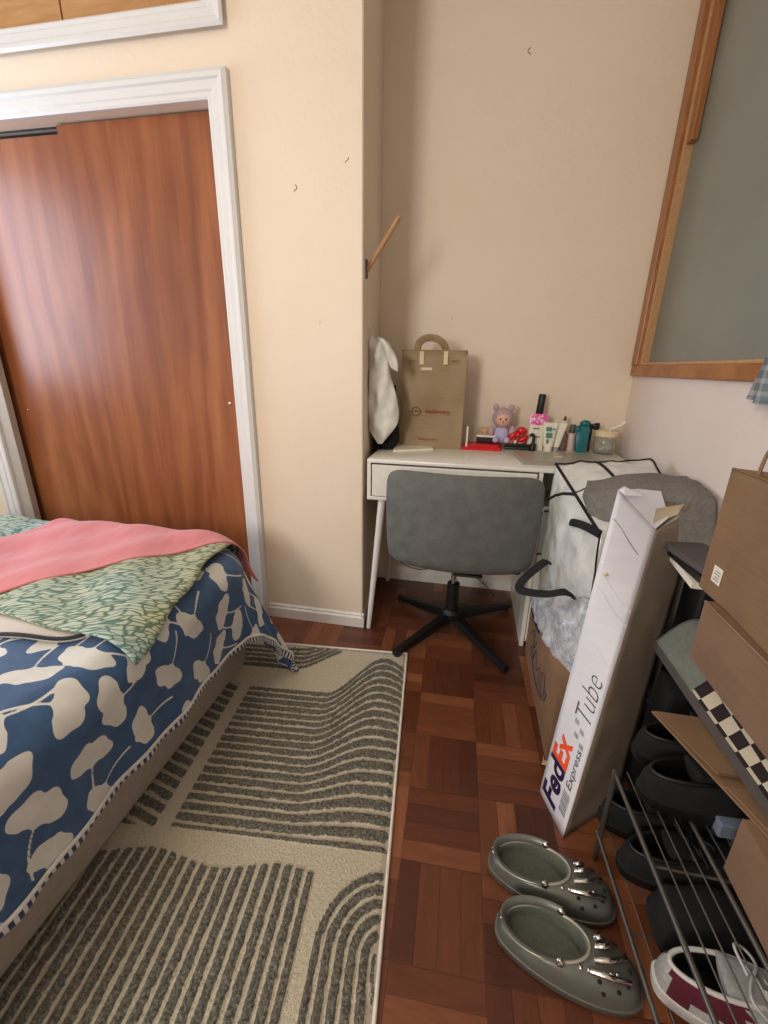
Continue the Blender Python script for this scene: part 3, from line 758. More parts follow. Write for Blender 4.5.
# ------------------------------------------------------------------ shipping tube
def ship_tube():
    BL = at(540, 791, 2, .001); BR = at(563, 838, 2, .001); TL = at(618, 490, 2, .80); TR = at(656, 530, 2, .705)
    W = ((BR-BL)+(TR-TL))/2; Lh = ((TL-BL)+(TR-BR))/2; Wd = W.length; L = Lh.length
    x = Lh.normalized(); wv = (W-x*W.dot(x)).normalized(); N = wv.cross(x).normalized()   # N must point to camera/left
    if N.x > 0: N = -N
    root = thing('shipping_tube', 'tall white triangular shipping tube leaning beside the desk, torn open at the top', 'shipping tube', tuple((BL+BR)/2))
    T3 = at(699, 508, 1, 1.255)
    B3 = (BL+BR)/2+(T3-(TL+TR)/2); B3.z = max(.001, min(B3.z, .02))
    t = .0
    def face(bm, p, q, r, s, n=18, amp=.0016, seed=0, out=Vector()):
        G = []
        for i in range(n+1):
            row = []
            for j in range(9):
                a = p.lerp(s, i/n); b = q.lerp(r, i/n); v = a.lerp(b, j/8)
                row.append(bm.verts.new(v + out*(amp*nz(v, 14, seed) if 0 < j < 8 and 0 < i < n else 0)))
            G.append(row)
        for i in range(n):
            for j in range(8): bm.faces.new((G[i][j], G[i][j+1], G[i+1][j+1], G[i+1][j]))
    bm = B(); face(bm, BL, BR, TR, TL, 40, .0015, 1, N); bm2 = B()
    fo = obj('front_face', bm, M_tubew, root, 60); solid(fo, .003, 1 if False else 0)
    bm = B(); face(bm, BR, B3, T3, TR, 40, .006, 2, wv); o = obj('side_face', bm, M_tubeb, root, 60); solid(o, .003, 0); o['label'] = 'white side of the tube, coloured greyish brown for shade'
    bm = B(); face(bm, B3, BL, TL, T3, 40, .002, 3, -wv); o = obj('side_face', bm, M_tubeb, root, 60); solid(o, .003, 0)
    bm = B(); prism(bm, [BL, BR, B3], x*.003); obj('end_cap', bm, M_tubew, root)
    # torn flaps at the top
    up = x
    def flap(pts, m, nm='flap'):
        bm = B(); prism(bm, pts, N*.002); obj(nm, bm, m, root)
    C1 = TL+(TR-TL)*.02
    flap([TL+x*.0, TL+x*.012+wv*.012, TL+x*.0+wv*.06-N*.03, TL-x*.012+wv*.02], M_tubew)
    flap([TL+wv*.002, TL.lerp(TR, .98), TR.lerp(T3, .25)+x*.018, TL.lerp(T3, .5)+x*.022, TL.lerp(T3, .22)+x*.014], M_tubew)
    flap([TR.lerp(TL, .1)+x*.006, TR.lerp(T3, .45)+x*.014, TR.lerp(T3, .62)+x*.034, TR.lerp(TL, .3)+x*.03+wv*.02], M_cream)
    flap([TR.lerp(T3, .1), TR.lerp(T3, .75), TR.lerp(T3, .9)+x*.022+wv*.006, TR.lerp(T3, .62)+x*.028+wv*.012, TR.lerp(T3, .45)+x*.014+wv*.004, TR.lerp(T3, .3)+x*.02+wv*.01], M_cream)
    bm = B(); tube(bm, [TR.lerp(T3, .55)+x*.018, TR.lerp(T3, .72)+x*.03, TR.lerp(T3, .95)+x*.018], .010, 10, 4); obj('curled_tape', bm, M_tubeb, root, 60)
    # creases and dent
    for s_ in (.70, .745, .915):
        a, b = BL.lerp(TL, s_), BR.lerp(TR, s_-.03)
        bm = B(); tube(bm, [a.lerp(b, t_)+N*.0007+x*(.004*math.sin(t_*7)) for t_ in (.06 if s_ > .9 else 0, .25, .5, .75, .8 if s_ > .9 else 1)], .0016, 6, 4); obj('crease', bm, M_inkl if s_ > .9 else M_tubew, root, 60)
    for s_ in (.42, .52):
        a, b = BL.lerp(TL, s_+.035), BR.lerp(TR, s_-.0)
        bm = B(); tube(bm, [a+N*.0004, b+N*.0004], .0009, 6); obj('crease', bm, M_tubew, root, 60)
    bm = B(); blob(bm, BL.lerp(TL, .735)+wv*.022+N*.001, (.007, .005, .005)); obj('torn_bit', bm, M_cream, root, 60)
    # lettering: baseline runs up the tube, letter tops towards the left edge
    yd = (BL-BR).normalized()
    def P(s_, w_, lift=0.): return BL.lerp(TL, s_/L)*(1-w_/Wd)+BR.lerp(TR, s_/L)*(w_/Wd)+N*(.0034+lift)
    text_on('Fed', M_purple, root, P, .016, .066, .104, .060, .03)
    text_on('Ex', M_orange, root, P, .121, .066, .070, .058, .03)
    text_on('Express', M_inkg, root, P, .100, .100, .100, .024, .004)
    text_on('Tube', M_inkg, root, P, .262, .096, .125, .052, -.018)
    bm = B(); a = P(.040, .098)
    for k in range(9): 
        s1_ = .036+.006*k; w1_ = .0036 if k % 3 else .005
        quad(bm, P(s1_, .098), P(s1_+w1_, .098), P(s1_+w1_, .074), P(s1_, .074))
    obj('barcode', bm, M_inkl, root)
    for (s0, w0) in ((.215, .072), (.205, .094), (.235, .085), (.245, .064)):
        bm = B()
        for k in range(3):
            quad(bm, P(s0+.004*k, w0), P(s0+.004*k+.0025, w0), P(s0+.004*k+.0025, w0-.014), P(s0+.004*k, w0-.014))
        obj('small_print', bm, M_inkl, root)
ship_tube()

# ------------------------------------------------------------------ cardboard box by the pedestal
def carton(name, lo, hi, m, label, loc=None, seam=None, rot=0., sides=None):
    root = thing(name, label, 'box', ((lo[0]+hi[0])/2, (lo[1]+hi[1])/2, lo[2]))
    bm = B(); n = 10
    c8 = [(lo[0], lo[1], lo[2]), (hi[0], lo[1], lo[2]), (hi[0], hi[1], lo[2]), (lo[0], hi[1], lo[2]), (lo[0], lo[1], hi[2]), (hi[0], lo[1], hi[2]), (hi[0], hi[1], hi[2]), (lo[0], hi[1], hi[2])]
    hexa(bm, c8, n, .002, .002, 8, lo[0]); obj('body', bm, m, root, 40)
    return root
r_ = carton('cardboard_box', (.304, 1.045, 0), (.47, 1.585, .27), M_card, 'brown cardboard box on the floor under the shiny plastic bag, marked in blue')
bm = B()
def onface(y, z): return Vector((.3005, y, z))
for pts in ([(1.50, .14), (1.44, .19), (1.42, .13), (1.38, .18)], [(1.40, .10), (1.36, .16), (1.32, .11), (1.28, .15), (1.27, .09)],
            [(1.24, .16), (1.20, .18), (1.18, .12), (1.23, .10), (1.24, .155)], [(1.46, .11), (1.38, .075), (1.28, .07), (1.2, .09)], [(1.19, .14), (1.15, .15), (1.17, .11)]):
    tube(bm, [onface(*p) for p in pts], .0014, 6, 5)
obj('marker_scribble', bm, M_blue, r_, 60)
bm = B(); prism(bm, [(.300, 1.045, .0), (.2995, 1.06, .004), (.29, 1.03, .004), (.34, 1.022, .003), (.345, 1.04, .003)], (0, 0, .004)); obj('bottom_flap', bm, M_cream, r_)

# ------------------------------------------------------------------ plastic storage bags
def straps(root, m, *paths, w_=.011, t=.002):
    for p, up in paths:
        bm = B(); tube(bm, p, 0, 10, 6, flat=(w_, t), up=up); obj('strap', bm, m, root, 50)
def ubag():
    TBL, TBR = at(556, 464, 1, 1.575), at(650, 461, 1, 1.57)
    TFL, TFR = at(600, 534, 1, 1.22), at(690, 510, 1, 1.24)
    BBL, BBR = at(552, 600, 1, 1.53), Vector((.64, 1.57, .30)); BFL, BFR = at(586, 640, 1, 1.17), Vector((.60, 1.2, .30))
    BBL.x = .31; BBL.z = .30
    for v in (TBR, TFR, BBR): v.x = min(v.x, .635)
    root = thing('storage_bag', 'milky plastic storage bag with black piping bulging in front of the desk', 'bag', (.45, 1.4, .3))
    bm = B(); f = hexa(bm, [BFL, BFR, BBR, BBL, TFL, TFR, TBR, TBL], 26, .02, .012, 11, 2.)
    obj('bag_body', bm, M_plastic, root, 179)
    def edge(pts, r, nm='piping', m=M_blackf):
        bm = B(); tube(bm, [f(*p)+Vector((-.0005, -.0005, .001)) for p in pts], r, 8); obj(nm, bm, m, root, 60)
    L_ = lambda a, b, n=18: [tuple(a[i]+(b[i]-a[i])*k/n for i in range(3)) for k in range(n+1)]
    edge(L_((0, 1, 1), (1, 1, 1)), .0032); edge(L_((0, 0, 1), (0, 1, 1)), .0048); edge(L_((1, 0, 1), (1, 1, 1)), .0028)
    edge(L_((0, 0, 0), (0, 0, 1)), .0026)
    edge(L_((.42, 1, 1), (.52, 0, 1)), .0048, 'strap'); edge(L_((0, .98, .72), (0, .5, .99)), .005, 'strap'); edge(L_((0, 0.52, .99), (.4, .5, 1)), .003, 'strap')
    a = f(0, .02, .99); b = f(0, .42, .80)
    bm = B(); tube(bm, [a+Vector((.0, -.01, .002)), a.lerp(b, .35)+Vector((-.014, -.012, .012)), a.lerp(b, .7)+Vector((-.018, -.01, .01)), b+Vector((-.006, -.006, 0))], 0, 10, 6, flat=(.012, .004), up=(-1, -.5, .4)); obj('handle', bm, M_blackf, root, 60)
ubag()
def lbag():
    root = thing('plastic_bag', 'shiny bluish clear plastic bag with a black handle on top of the cardboard box', 'bag', (.4, 1.3, .28))
    TL_, TR_ = at(533, 592, 1, 1.44), at(590, 585, 1, 1.22)
    BL_, BR_ = at(548, 660, 1, 1.34), at(592, 716, 1, 1.06)
    n, k = 40, 30
    c8 = [at(575, 712, 1, 1.035), Vector((.48, 1.045, .20)), Vector((.56, 1.5, .275)), Vector((.275, 1.46, .285)), at(590, 600, 1, 1.16), Vector((.52, 1.19, .36)), Vector((.5, 1.48, .40)), TL_]
    bm = B(); f = hexa(bm, c8, 30, .022, .022, 15, 5.); obj('bag_body', bm, M_plastic2, root, 179)
    h0, h1, h2, h3, h4 = at(543, 563, 1, 1.36), at(523, 580, 1, 1.33), at(521, 590, 1, 1.30), at(545, 594, 1, 1.22), at(564, 592, 1, 1.18)
    bm = B(); tube(bm, [h0+Vector((.02, .02, -.004)), h0, h1, h2, h3, h4, h4+Vector((.03, .02, -.02))], 0, 10, 8, flat=(.015, .005), up=(-.6, -.7, .4)); obj('handle', bm, M_blackf, root, 60)
    bm = B(); tube(bm, [at(532, 608, 1, 1.43), at(535, 622, 1, 1.40), at(540, 634, 1, 1.37)], 0, 8, 4, flat=(.009, .003), up=(-1, -.2, 0)); obj('strap', bm, M_blackf, root, 60)
lbag()
def fleece():
    a, b = at(590, 493, 1, 1.33), at(722, 500, 1, 1.23); c, d = at(604, 545, 1, 1.25), at(716, 556, 1, 1.18)
    a.z -= .004
    cap = lambda v: Vector((min(v.x, .655), v.y, v.z))
    bm = B(); hexa(bm, [c, cap(d), cap(d)+Vector((0, .22, -.02)), c+Vector((0, .2, 0)), a+Vector((0, -.04, -.01)), cap(b), cap(b)+Vector((0, .18, .02)), a+Vector((.01, .10, .02))], 30, .026, .012, 8, 9.)
    setp(obj('fleece_blanket', bm, M_fuzzy, None, 179), 'folded dark grey fleece lying on the storage bag behind the white tube', 'blanket')
fleece()
bm = B(); hexa(bm, [(.52, .955, .002), (.652, .955, .002), (.652, 1.05, .002), (.52, 1.05, .002), (.535, .96, .36), (.652, .96, .36), (.652, 1.055, .36), (.545, 1.055, .36)], 14, .006, .006, 12, 7.)  # added black shape, fills the deep shade between tube and rack
setp(obj('dark_filler_upright', bm, M_shoeblk, None, 179), 'added upright black shape filling the dark space on the floor behind the black shoes and the tube', 'bag')
# magazines and black bin behind the tube
bm = B(); box(bm, (.60, 1.075, 0), (.66, 1.17, .615), .01, 3); box(bm, (.595, 1.07, .60), (.665, 1.175, .62), .006); setp(obj('storage_bin', bm, M_black, None, 40), 'narrow black bin standing against the right wall under the magazines', 'bin')
for k, (z, m, lab) in enumerate([(.622, M_paper, 'white magazine, lowest of the small pile on the black bin'), (.639, M_black, 'black notebook in the middle of the small pile by the right wall'), (.656, M_slabside, 'dark grey folder on top of the small pile by the right wall')]):
    root = thing('magazine', lab, 'magazine', (.61, 1.10, z), 'pile behind the paper bag')
    Mx = Matrix.Translation((.60, 1.10, z)) @ Matrix.Rotation(.12*k-.1, 4, 'Z')
    bm = B(); box(bm, (-.05, -.09, .0), (.05, .09, .0015), 0, M=Mx); box(bm, (-.05, -.09, .0145), (.05, .09, .016), 0, M=Mx); box(bm, (-.05, -.09, .0015), (-.0485, .09, .0145), 0, M=Mx); obj('cover', bm, m, root)
    bm = B(); box(bm, (-.0485, -.088, .0017), (.048, .088, .0143), 0, M=Mx); obj('pages', bm, M_paper, root)

# ------------------------------------------------------------------ shoe rack
ZR_, XF = .265, .385
def rack():
    root = thing('shoe_rack', 'two tier grey wire shoe rack along the right wall', 'rack', (.5, .4, 0))
    y0, y1 = .05, .80
    sl = -.045
    def ln(x, z, y0_=y0, y1_=y1): return [(x-sl*(.6-y0_)*1., y0_, z), (x-sl*(.6-y1_)*1., y1_, z)]
    def L(bm, x, z, r): tube(bm, [(x+.0+(.75-y0)*.045, y0, z), (x+(.75-y1)*.045, y1, z)], r, 8)
    for z in (ZR_, .075):
        x0 = .378 if z > .2 else .375
        bm = B(); L(bm, x0, z, .0048); obj('front_bar', bm, M_wire, root, 60)
        bm = B(); L(bm, x0+.108, z+.004, .0045); obj('middle_bar', bm, M_wire, root, 60)
        bm = B(); L(bm, .625-.03, z, .0045); obj('back_bar', bm, M_wire, root, 60)
        for k in range(6):
            bm = B(); L(bm, x0+.027+k*.027+(.027 if k > 2 else 0), z+.002, .0016); obj('wire', bm, M_wire, root, 60)
        for y in (.18, .61):
            bm = B(); tube(bm, [(x0+(.75-y)*.045, y, z-.003), (.6+(.75-y)*.045, y, z-.003)], .0026, 8); obj('cross_wire', bm, M_wire, root, 60)
    for y in (y0, y1-.01):
        for x in (.378, .595):
            bm = B(); xx = x+(.75-y)*.045; tube(bm, [(xx, y, .0), (xx, y, ZR_+.004)], .006, 10); obj('post', bm, M_wire, root, 60)
rack()
# ------------------------------------------------------------------ shoes
def shoe_shell(bm, L, W, H, op, rimz, toez, n=40, sole=.018, mi_sole=0, mi_up=0, open_w=.72, mi_in=0, heel_mi=None):
    """lofted shoe, heel at y=0, toe at y=L, x across. op=(centre, half length) of the opening along L. returns upper fn"""
    def outline(t, k=1., dz=0., z=0.):
        y = .5-.5*math.cos(t); s = math.sin(t)
        yy = L*(.5-.5*math.cos(t)); f = yy/L
        wd = W*.5*(1.0-.16*(1-f)**1.3+.05*f)*(abs(s)**.62)*(1 if s >= 0 else -1)
        wd += (.006*math.sin(f*PI))*1
        cx = 0; cy = L/2
        return Vector((wd*k, cy+(yy-cy)*k, z))
    def opening(t, k=1., z=0.):
        return Vector((W*.5*open_w*math.sin(t)*k, L*op[0]-L*op[1]*math.cos(t)*k, z))
    T = [2*PI*i/n for i in range(n)]
    def upz(t):     # height of the wall top near the opening
        f = .5-.5*math.cos(t); return H*(rimz[0]+(rimz[1]-rimz[0])*f)
    rings = [[outline(t, .93, z=.0) for t in T], [outline(t, 1., z=.004) for t in T], [outline(t, 1.02, z=sole) for t in T]]
    r1 = [outline(t, .985, z=sole+.001) for t in T]
    def dome(t, q):
        a, b = outline(t, .985), opening(t, 1.)
        p = a.lerp(b, q); f = .5-.5*math.cos(t)
        z0, z1 = sole, upz(t)
        bulge = math.sin(q*PI/2)**(.55)
        p = a.lerp(b, q**1.35); p.z = z0+(z1-z0)*bulge
        return p
    V = ring_loft(bm, rings, cap0=True, mi=mi_sole)
    up = [r1]+[[dome(t, q) for t in T] for q in (.12, .28, .45, .62, .8, .92, 1.)]
    ring_loft(bm, [rings[-1], r1], mi=mi_sole)
    n0 = len(bm.faces); ring_loft(bm, up, mi=mi_up)
    if heel_mi is not None:
        bm.faces.ensure_lookup_table()
        for f in list(bm.faces)[n0:]:
            c = f.calc_center_median()
            if heel_mi(c): f.material_index = heel_mi(c)
    inner = [up[-1], [opening(t, .93, upz(t)-.004) for t in T], [opening(t, .95, upz(t)*.5+sole*.5) for t in T], [opening(t, .9, sole+.004) for t in T], [opening(t, .5, sole+.003) for t in T]]
    ring_loft(bm, inner, cap1=True, mi=mi_in)
    bmesh.ops.remove_doubles(bm, verts=bm.verts, dist=1e-5)
    return dome, (lambda t, k=1., dz=0.: opening(t, k, upz(t)+dz))
def clog(label):
    L, W, H = .262, .106, .068
    root = thing('clog', label, 'shoe', (0, 0, 0), 'pair of grey clogs')
    bm = B(); dome, rim = shoe_shell(bm, L, W, H, (.345, .295), (.62, 1.05), .9, 48, .02, 0, 0, .80, 1)
    obj('shell', bm, [M_croc, M_crocin], root, 50)
    bm = B(); tube(bm, [rim(2*PI*i/40, 1.0, .0015) for i in range(41)], .0032, 8); obj('rim', bm, M_silverl, root, 60)
    # heel strap folded on the rim
    bm = B(); pts = [rim(PI*.62*math.cos(0)*0+(t), 1.04, .010*(1+math.cos(t))*.6+.004) for t in [-1.9+3.8*i/24 for i in range(25)]]
    tube(bm, pts, 0, 10, flat=(.008, .0028), up=(0, -1, 0)); st = obj('heel_strap', bm, M_croc, root, 60)
    for t in (-1.9, 1.9):
        bm = B(); p = rim(t, 1.06, .006); blob(bm, p, (.007, .009, .009)); obj('rivet', bm, M_silver, st, 60)
    for k, t in enumerate((-.5, -.25, 0, .2)):
        bm = B(); blob(bm, rim(t, 1.10, .014), (.004, .003, .004)); obj('stud', bm, M_silver, st, 60)
    # vent holes
    for (t, q) in [(PI-.95, .30), (PI-.62, .34), (PI-.3, .36), (PI, .36), (PI+.3, .36), (PI+.62, .34), (PI-.8, .58), (PI-.4, .6), (PI, .62), (PI+.4, .6), (PI+.8, .58), (PI-.2, .8), (PI+.25, .8)]:
        p = dome(t, q); bm = B(); blob(bm, p+Vector((0, 0, -.0005)), (.0042, .0042, .003)); obj('vent_hole', bm, M_hole, root, 60)
    # silver charms
    for k, (t0, q0, t1, q1) in enumerate([(PI-.75, .78, PI-.2, .35), (PI-.35, .9, PI+.15, .42), (PI+.1, .92, PI+.5, .5), (PI+.45, .85, PI+.85, .4)]):
        a, b = dome(t0, q0), dome(t1, q1); m = a.lerp(b, .5)+Vector((.008, 0, .014))
        bm = B(); tube(bm, [a+Vector((0, 0, .002)), m, b+Vector((0, 0, .002))], .0050, 10, 6); obj('charm', bm, M_silver, root, 60)
    for k in range(6):
        p = dome(PI-.9+.12*k, .86-.06*k); bm = B(); blob(bm, p+Vector((0, 0, .003)), .0042); obj('charm_bead', bm, M_silver, root, 60)
    return root
c1 = clog('grey clog with silver charms nearest the camera, in front of its twin')
h_, t_ = at(503, 918, 2, .03), at(640, 975, 2, .03)
def aim(o, heel, toe): 
    o.location = (heel.x, heel.y, 0); o.rotation_euler = (0, 0, math.atan2(toe.y-heel.y, toe.x-heel.x)-PI/2)
h2_, t2_ = at(494, 860, 2, .03), at(618, 902, 2, .03)
aim(c1, Vector((.138, .605, 0)), Vector((.39, .552, 0)))
c2 = dup(c1, (0, 0, 0), 0, 'grey clog with silver charms standing behind, nearer the white tube')
aim(c2, Vector((.128, .728, 0)), Vector((.39, .682, 0)))

def sneaker(label, cols, laces=M_shoew, group=None, name='sneaker'):
    L, W, H = .27, .096, .085
    root = thing(name, label, 'shoe', (0, 0, 0), group)
    def hm(c):
        f = c.y/L
        if f < .05 or (.14 < f < .3 and c.z < .045): return 0
        return 2 if f < .42 else 0
    bm = B(); dome, rim = shoe_shell(bm, L, W, H, (.36, .30), (.86, 1.0), .9, 48, .026, 1, 0, .62, 3, heel_mi=hm)
    obj('upper', bm, cols, root, 50)
    bm = B(); tube(bm, [rim(2*PI*i/36, 1.02, .001) for i in range(37)], .004, 8); obj('collar', bm, cols[1], root, 60)
    bm = B(); 
    hexa(bm, [(-.024, .10, .05), (.024, .10, .05), (.02, .19, .075), (-.02, .19, .075), (-.026, .085, .095), (.026, .085, .095), (.02, .18, .085), (-.02, .18, .085)], 8, .003, .002); obj('tongue', bm, cols[0], root, 179)
    for k in range(5):
        y = .125+.018*k; z = .094-.006*k
        bm = B(); tube(bm, [(-.028, y, z-.016), (-.012, y+.004, z), (.012, y+.012, z), (.028, y+.016, z-.016)], .0028, 8, 5); obj('lace', bm, laces, root, 60)
    bm = B(); tube(bm, [(0, .12, .1), (-.03, .11, .112), (-.045, .135, .09), (-.02, .14, .098), (.01, .12, .102), (.04, .11, .108), (.05, .14, .09), (.012, .14, .098)], .0025, 8, 6); obj('lace_bow', bm, laces, root, 60)
    return root
s1 = sneaker('white and maroon sneaker with grey laces on the lowest tier of the wire rack', [M_shoeg, M_shoew, M_maroon, M_black])
s1.location = (.392, .535, .082); s1.rotation_euler = (0, 0, -PI/2-.10)
b1 = sneaker('black running shoe on the lowest rack tier beside the clog toes', [M_shoeblk, M_black, M_shoeblk, M_black], M_black, 'black shoes on the rack', 'running_shoe')
b1.location = (.39, .72, .082); b1.rotation_euler = (0, 0, -PI/2+.1)
dup(b1, (.38, .822, .082), -PI/2+.05, 'black running shoe on the lowest rack tier, farther from the clogs')
dup(b1, (.40, .74, ZR_+.008), -PI/2+.08, 'black running shoe on the upper rack tier nearest the cardboard envelope corner')
dup(b1, (.425, .845, ZR_+.008), -PI/2+.02, 'black running shoe on the upper rack tier, behind the other black one')

bm = B(); hexa(bm, [(.43, .585, .084), (.60, .585, .084), (.60, .67, .084), (.43, .67, .084), (.44, .60, .13), (.58, .60, .14), (.58, .66, .15), (.45, .66, .15)], 14, .012, .008, 14, 3.)  # added black lump, stands in for the shade under the upper tier
setp(obj('dark_filler_lump', bm, M_shoeblk, None, 179), 'crumpled black fabric bag on the lowest rack tier between the sneaker and the black shoes', 'bag')
# ------------------------------------------------------------------ boxes stacked on the rack
lowb = carton('cardboard_box', (.504, .10, ZR_+.008), (.655, .625, .392), M_card2, 'pinkish brown cardboard box on the rack, lowest of the stack at the right edge')
env = thing('cardboard_mailer', 'opened flat brown cardboard mailer lying on the stack above the black shoes', 'mailer', (.56, .5, .396))
eo = [at(652, 711, 2, .40), at(768, 836, 2, .40)]
dd = (eo[1]-eo[0]); e0, e1 = eo[0], eo[0]+dd*1.5
bm = B(); prism(bm, [Vector((e0.x, e0.y, .396)), Vector((e1.x, e1.y, .396)), Vector((.65, e1.y, .396)), Vector((.65, e0.y+.0, .396))], (0, 0, .004)); obj('panel', bm, M_card, env)
bm = B(); prism(bm, [Vector((e0.x+.004, e0.y-.004, .402)), Vector((e0.x+.052, e0.y-.155, .409)), Vector((.65, e0.y-.15, .409)), Vector((.65, e0.y-.004, .402))], (0, 0, .003)); o = obj('flap', bm, M_kraft, env)
bm = B(); tube(bm, [Vector((e0.x+.052, e0.y-.156, .4125)), Vector((.62, e0.y-.152, .4125))], .0014, 6); obj('flap_edge', bm, M_brownink, env, 60)
bm = B(); prism(bm, [Vector((e0.x+.06, e0.y-.17, .4)), Vector((e1.x+.008, e1.y, .4)), Vector((.65, e1.y, .4)), Vector((.65, e0.y-.17, .4))], (0, 0, .003)); obj('flap', bm, M_card, env)
# checkered padded case on top
def case():
    a, b = at(655, 637, 2, .447), at(768, 797, 2, .447)
    d = (b-a).normalized(); a0 = a-d*.0; b0 = a+d*.72
    n = Vector((-d.y, d.x, 0)); n = n if n.x > 0 else -n
    wid = .11
    root = thing('padded_case', 'long grey padded case with a dark and cream checkered cloth top under the cardboard box', 'case', tuple((a0+b0)/2+n*.05-Vector((0, 0, .03))))
    def cap(v): return Vector((min(v.x, .664), v.y, v.z))
    bm = B(); prism(bm, [a0+Vector((0, 0, -.032)), b0+Vector((0, 0, -.032)), cap(b0+n*wid)+Vector((0, 0, -.032)), cap(a0+n*wid)+Vector((0, 0, -.032))], (0, 0, .026)); obj('edge_band', bm, M_slabside, root)
    N_, K_ = 60, 14; P = np.zeros((N_+1, K_+1, 3))
    for i in range(N_+1):
        for j in range(K_+1):
            p = a0.lerp(b0, i/N_*.98+.01)+n*(wid*(j/K_)); z = .075*math.sin(PI/2*min(1, j/K_*1.3))**1.1
            P[i, j] = (min(p.x, .664), p.y, .441+z)
    k0 = 16
    o = grid_mesh('grey_cover', P[:k0+1], M_slab, root); solid(o, .003, 0)
    # checkered cloth with its own local checks: rotate into strap direction through mesh axes
    ang = math.atan2(-d.x, d.y)
    o = grid_mesh('checkered_cover', P[k0:]+np.array([0, 0, .003]), M_check, root); solid(o, .004, 0)
    bm = B(); tube(bm, [a0+n*.02+d*.01+Vector((0, 0, .004)), a0+n*.03-d*.02+Vector((0, 0, .01)), a0+n*.05+d*.02+Vector((0, 0, .012))], .005, 8, 4); obj('zip_pull', bm, M_black, root, 60)
case()
# big carton and kraft carrier on top of the case
bigb = carton('cardboard_box', (.497, .12, .532), (.664, .875, .664), M_card2, 'large brown cardboard box under the paper bag by the right wall')
bm = B(); tube(bm, [(.497, .872, .664), (.494, .6, .666), (.497, .12, .664)], .0028, 8, 8); obj('top_seam', bm, M_card2, bigb, 60)
def carrier(name, label, X0, X1, Y0, Y1, Z0, Z1, m, face, parent_parts=None, amp=.003, taper=.0, seed=1., nn=16):
    """open paper bag, walls only; face = axis of the big face"""
    root = thing(name, label, 'bag', ((X0+X1)/2, (Y0+Y1)/2, Z0))
    bm = B()
    def per(z):     # perimeter points
        f = (z-Z0)/(Z1-Z0); pts = []
        gx = taper*f
        corners = [(X0, Y0), (X1, Y0), (X1, Y1), (X0, Y1)]
        for k in range(4):
            a, b = corners[k], corners[(k+1) % 4]
            for i in range(nn):
                t = i/nn; x, y = a[0]+(b[0]-a[0])*t, a[1]+(b[1]-a[1])*t
                # gusset: narrow sides pinch inwards
                if face == 'x' and k in (0, 2): y += (1 if k == 0 else -1)*gx*4*t*(1-t)
                if face == 'y' and k in (1, 3): x += (-1 if k == 1 else 1)*gx*4*t*(1-t)
                v = Vector((x, y, z)); e = 4*t*(1-t)
                d = nz(v, 9, seed)*amp*(e**.5)*2
                if face == 'x': v.x += d if k in (1, 3) else 0
                if face == 'y': v.y += d if k in (0, 2) else 0
                pts.append(v)
        return pts
    zz = [Z0+(Z1-Z0)*k/14 for k in range(15)]
    ring_loft(bm, [per(z) for z in zz], cap0=True)
    o = obj('bag_body', bm, m, root, 35); solid(o, .0012, 1)
    return root
kb = carrier('paper_bag', 'tall brown paper carrier with twisted handle on the large cardboard box', 0.513, .655, .44, .935, .668, .925, M_kraft, 'x', taper=.03, amp=.005)
bm = B(); tube(bm, [(.512, .93, .925), (.509, .67, .928), (.512, .44, .925)], .0018, 6, 6); obj('folded_rim', bm, M_kraft, kb, 60)
for x_ in (.520, .650):
    pts = [(x_, .865, .89), (x_-.002, .865, .93), (x_+.0, .85, .985), (x_+.005, .78, 1.03), (x_+.005, .64, 1.03), (x_, .575, .985), (x_, .56, .93), (x_, .56, .88)]
    bm = B(); tube(bm, pts, .0032, 8, 6); obj('handle', bm, M_kraft, kb, 60)
bm = B(); p0 = at(712, 576, 0, .508); box(bm, (.5095, p0.y-.026, p0.z-.01), (.5105, p0.y+.004, p0.z+.024)); lb = obj('label_sticker', bm, M_paper, kb)
for q in range(4):
    bm = B(); box(bm, (.5088, p0.y-.022, p0.z-.004+q*.006), (.5096, p0.y-.002-.004*(q % 2), p0.z-.002+q*.006)); obj('print_line', bm, M_inkl, lb)
# pale blue carton behind
bm = B(); box(bm, (.52, .68, ZR_+.008), (.58, .80, ZR_+.04), .003); setp(obj('small_box', bm, simple('pale_blue_card', (112, 120, 140), .6), None), 'small pale blue box on the rack behind the black shoes', 'box')

# ------------------------------------------------------------------ hanging cloth, hook, garment
def hung():
    root = thing('plaid_cloth', 'grey blue plaid cloth hanging by the right wall above the paper bag', 'cloth', (.64, 1.05, 1.05))
    n, k = 40, 30; P = np.zeros((n+1, k+1, 3))
    A0 = at(749, 398, 0, .645); A1 = at(768, 322, 0, .645)
    for i in range(n+1):
        for j in range(k+1):
            t, s_ = i/n, j/k
            y = A0.y+.01-s_*.45-.02*(t)*(1-s_); z = A0.z+t*.30 - .008*math.sin(s_*9)
            x = .645+.012*math.sin(s_*38+t*2)*(1-.4*t)
            y = y-.05*t*(1-s_)
            P[i, j] = (x, y, z)
    o = grid_mesh('cloth', P, M_plaid, root); solid(o, .003, 0)
    bm = B(); tube(bm, [tuple(p) for p in P[0]], .0028, 6); obj('hem', bm, M_plaid, root, 60)
    bm = B(); tube(bm, [tuple(p) for p in P[-1]], .005, 8); obj('hanging_rod', bm, M_wire, root, 60)
    bm = B(); e = P[-1][k//2]; tube(bm, [tuple(e), (XR-.001, e[1], e[2])], .005, 8); obj('wall_peg', bm, M_wire, root, 60)
hung()
hk = thing('wall_hook', 'angled wooden peg hook on the pier side wall above the desk', 'hook', (-.385, 1.68, 1.42))
bm = B(); box(bm, (-.402, 1.66, 1.395), (-.392, 1.69, 1.455), .003, M=None); obj('wall_plate', bm, M_slabside, hk, 40)
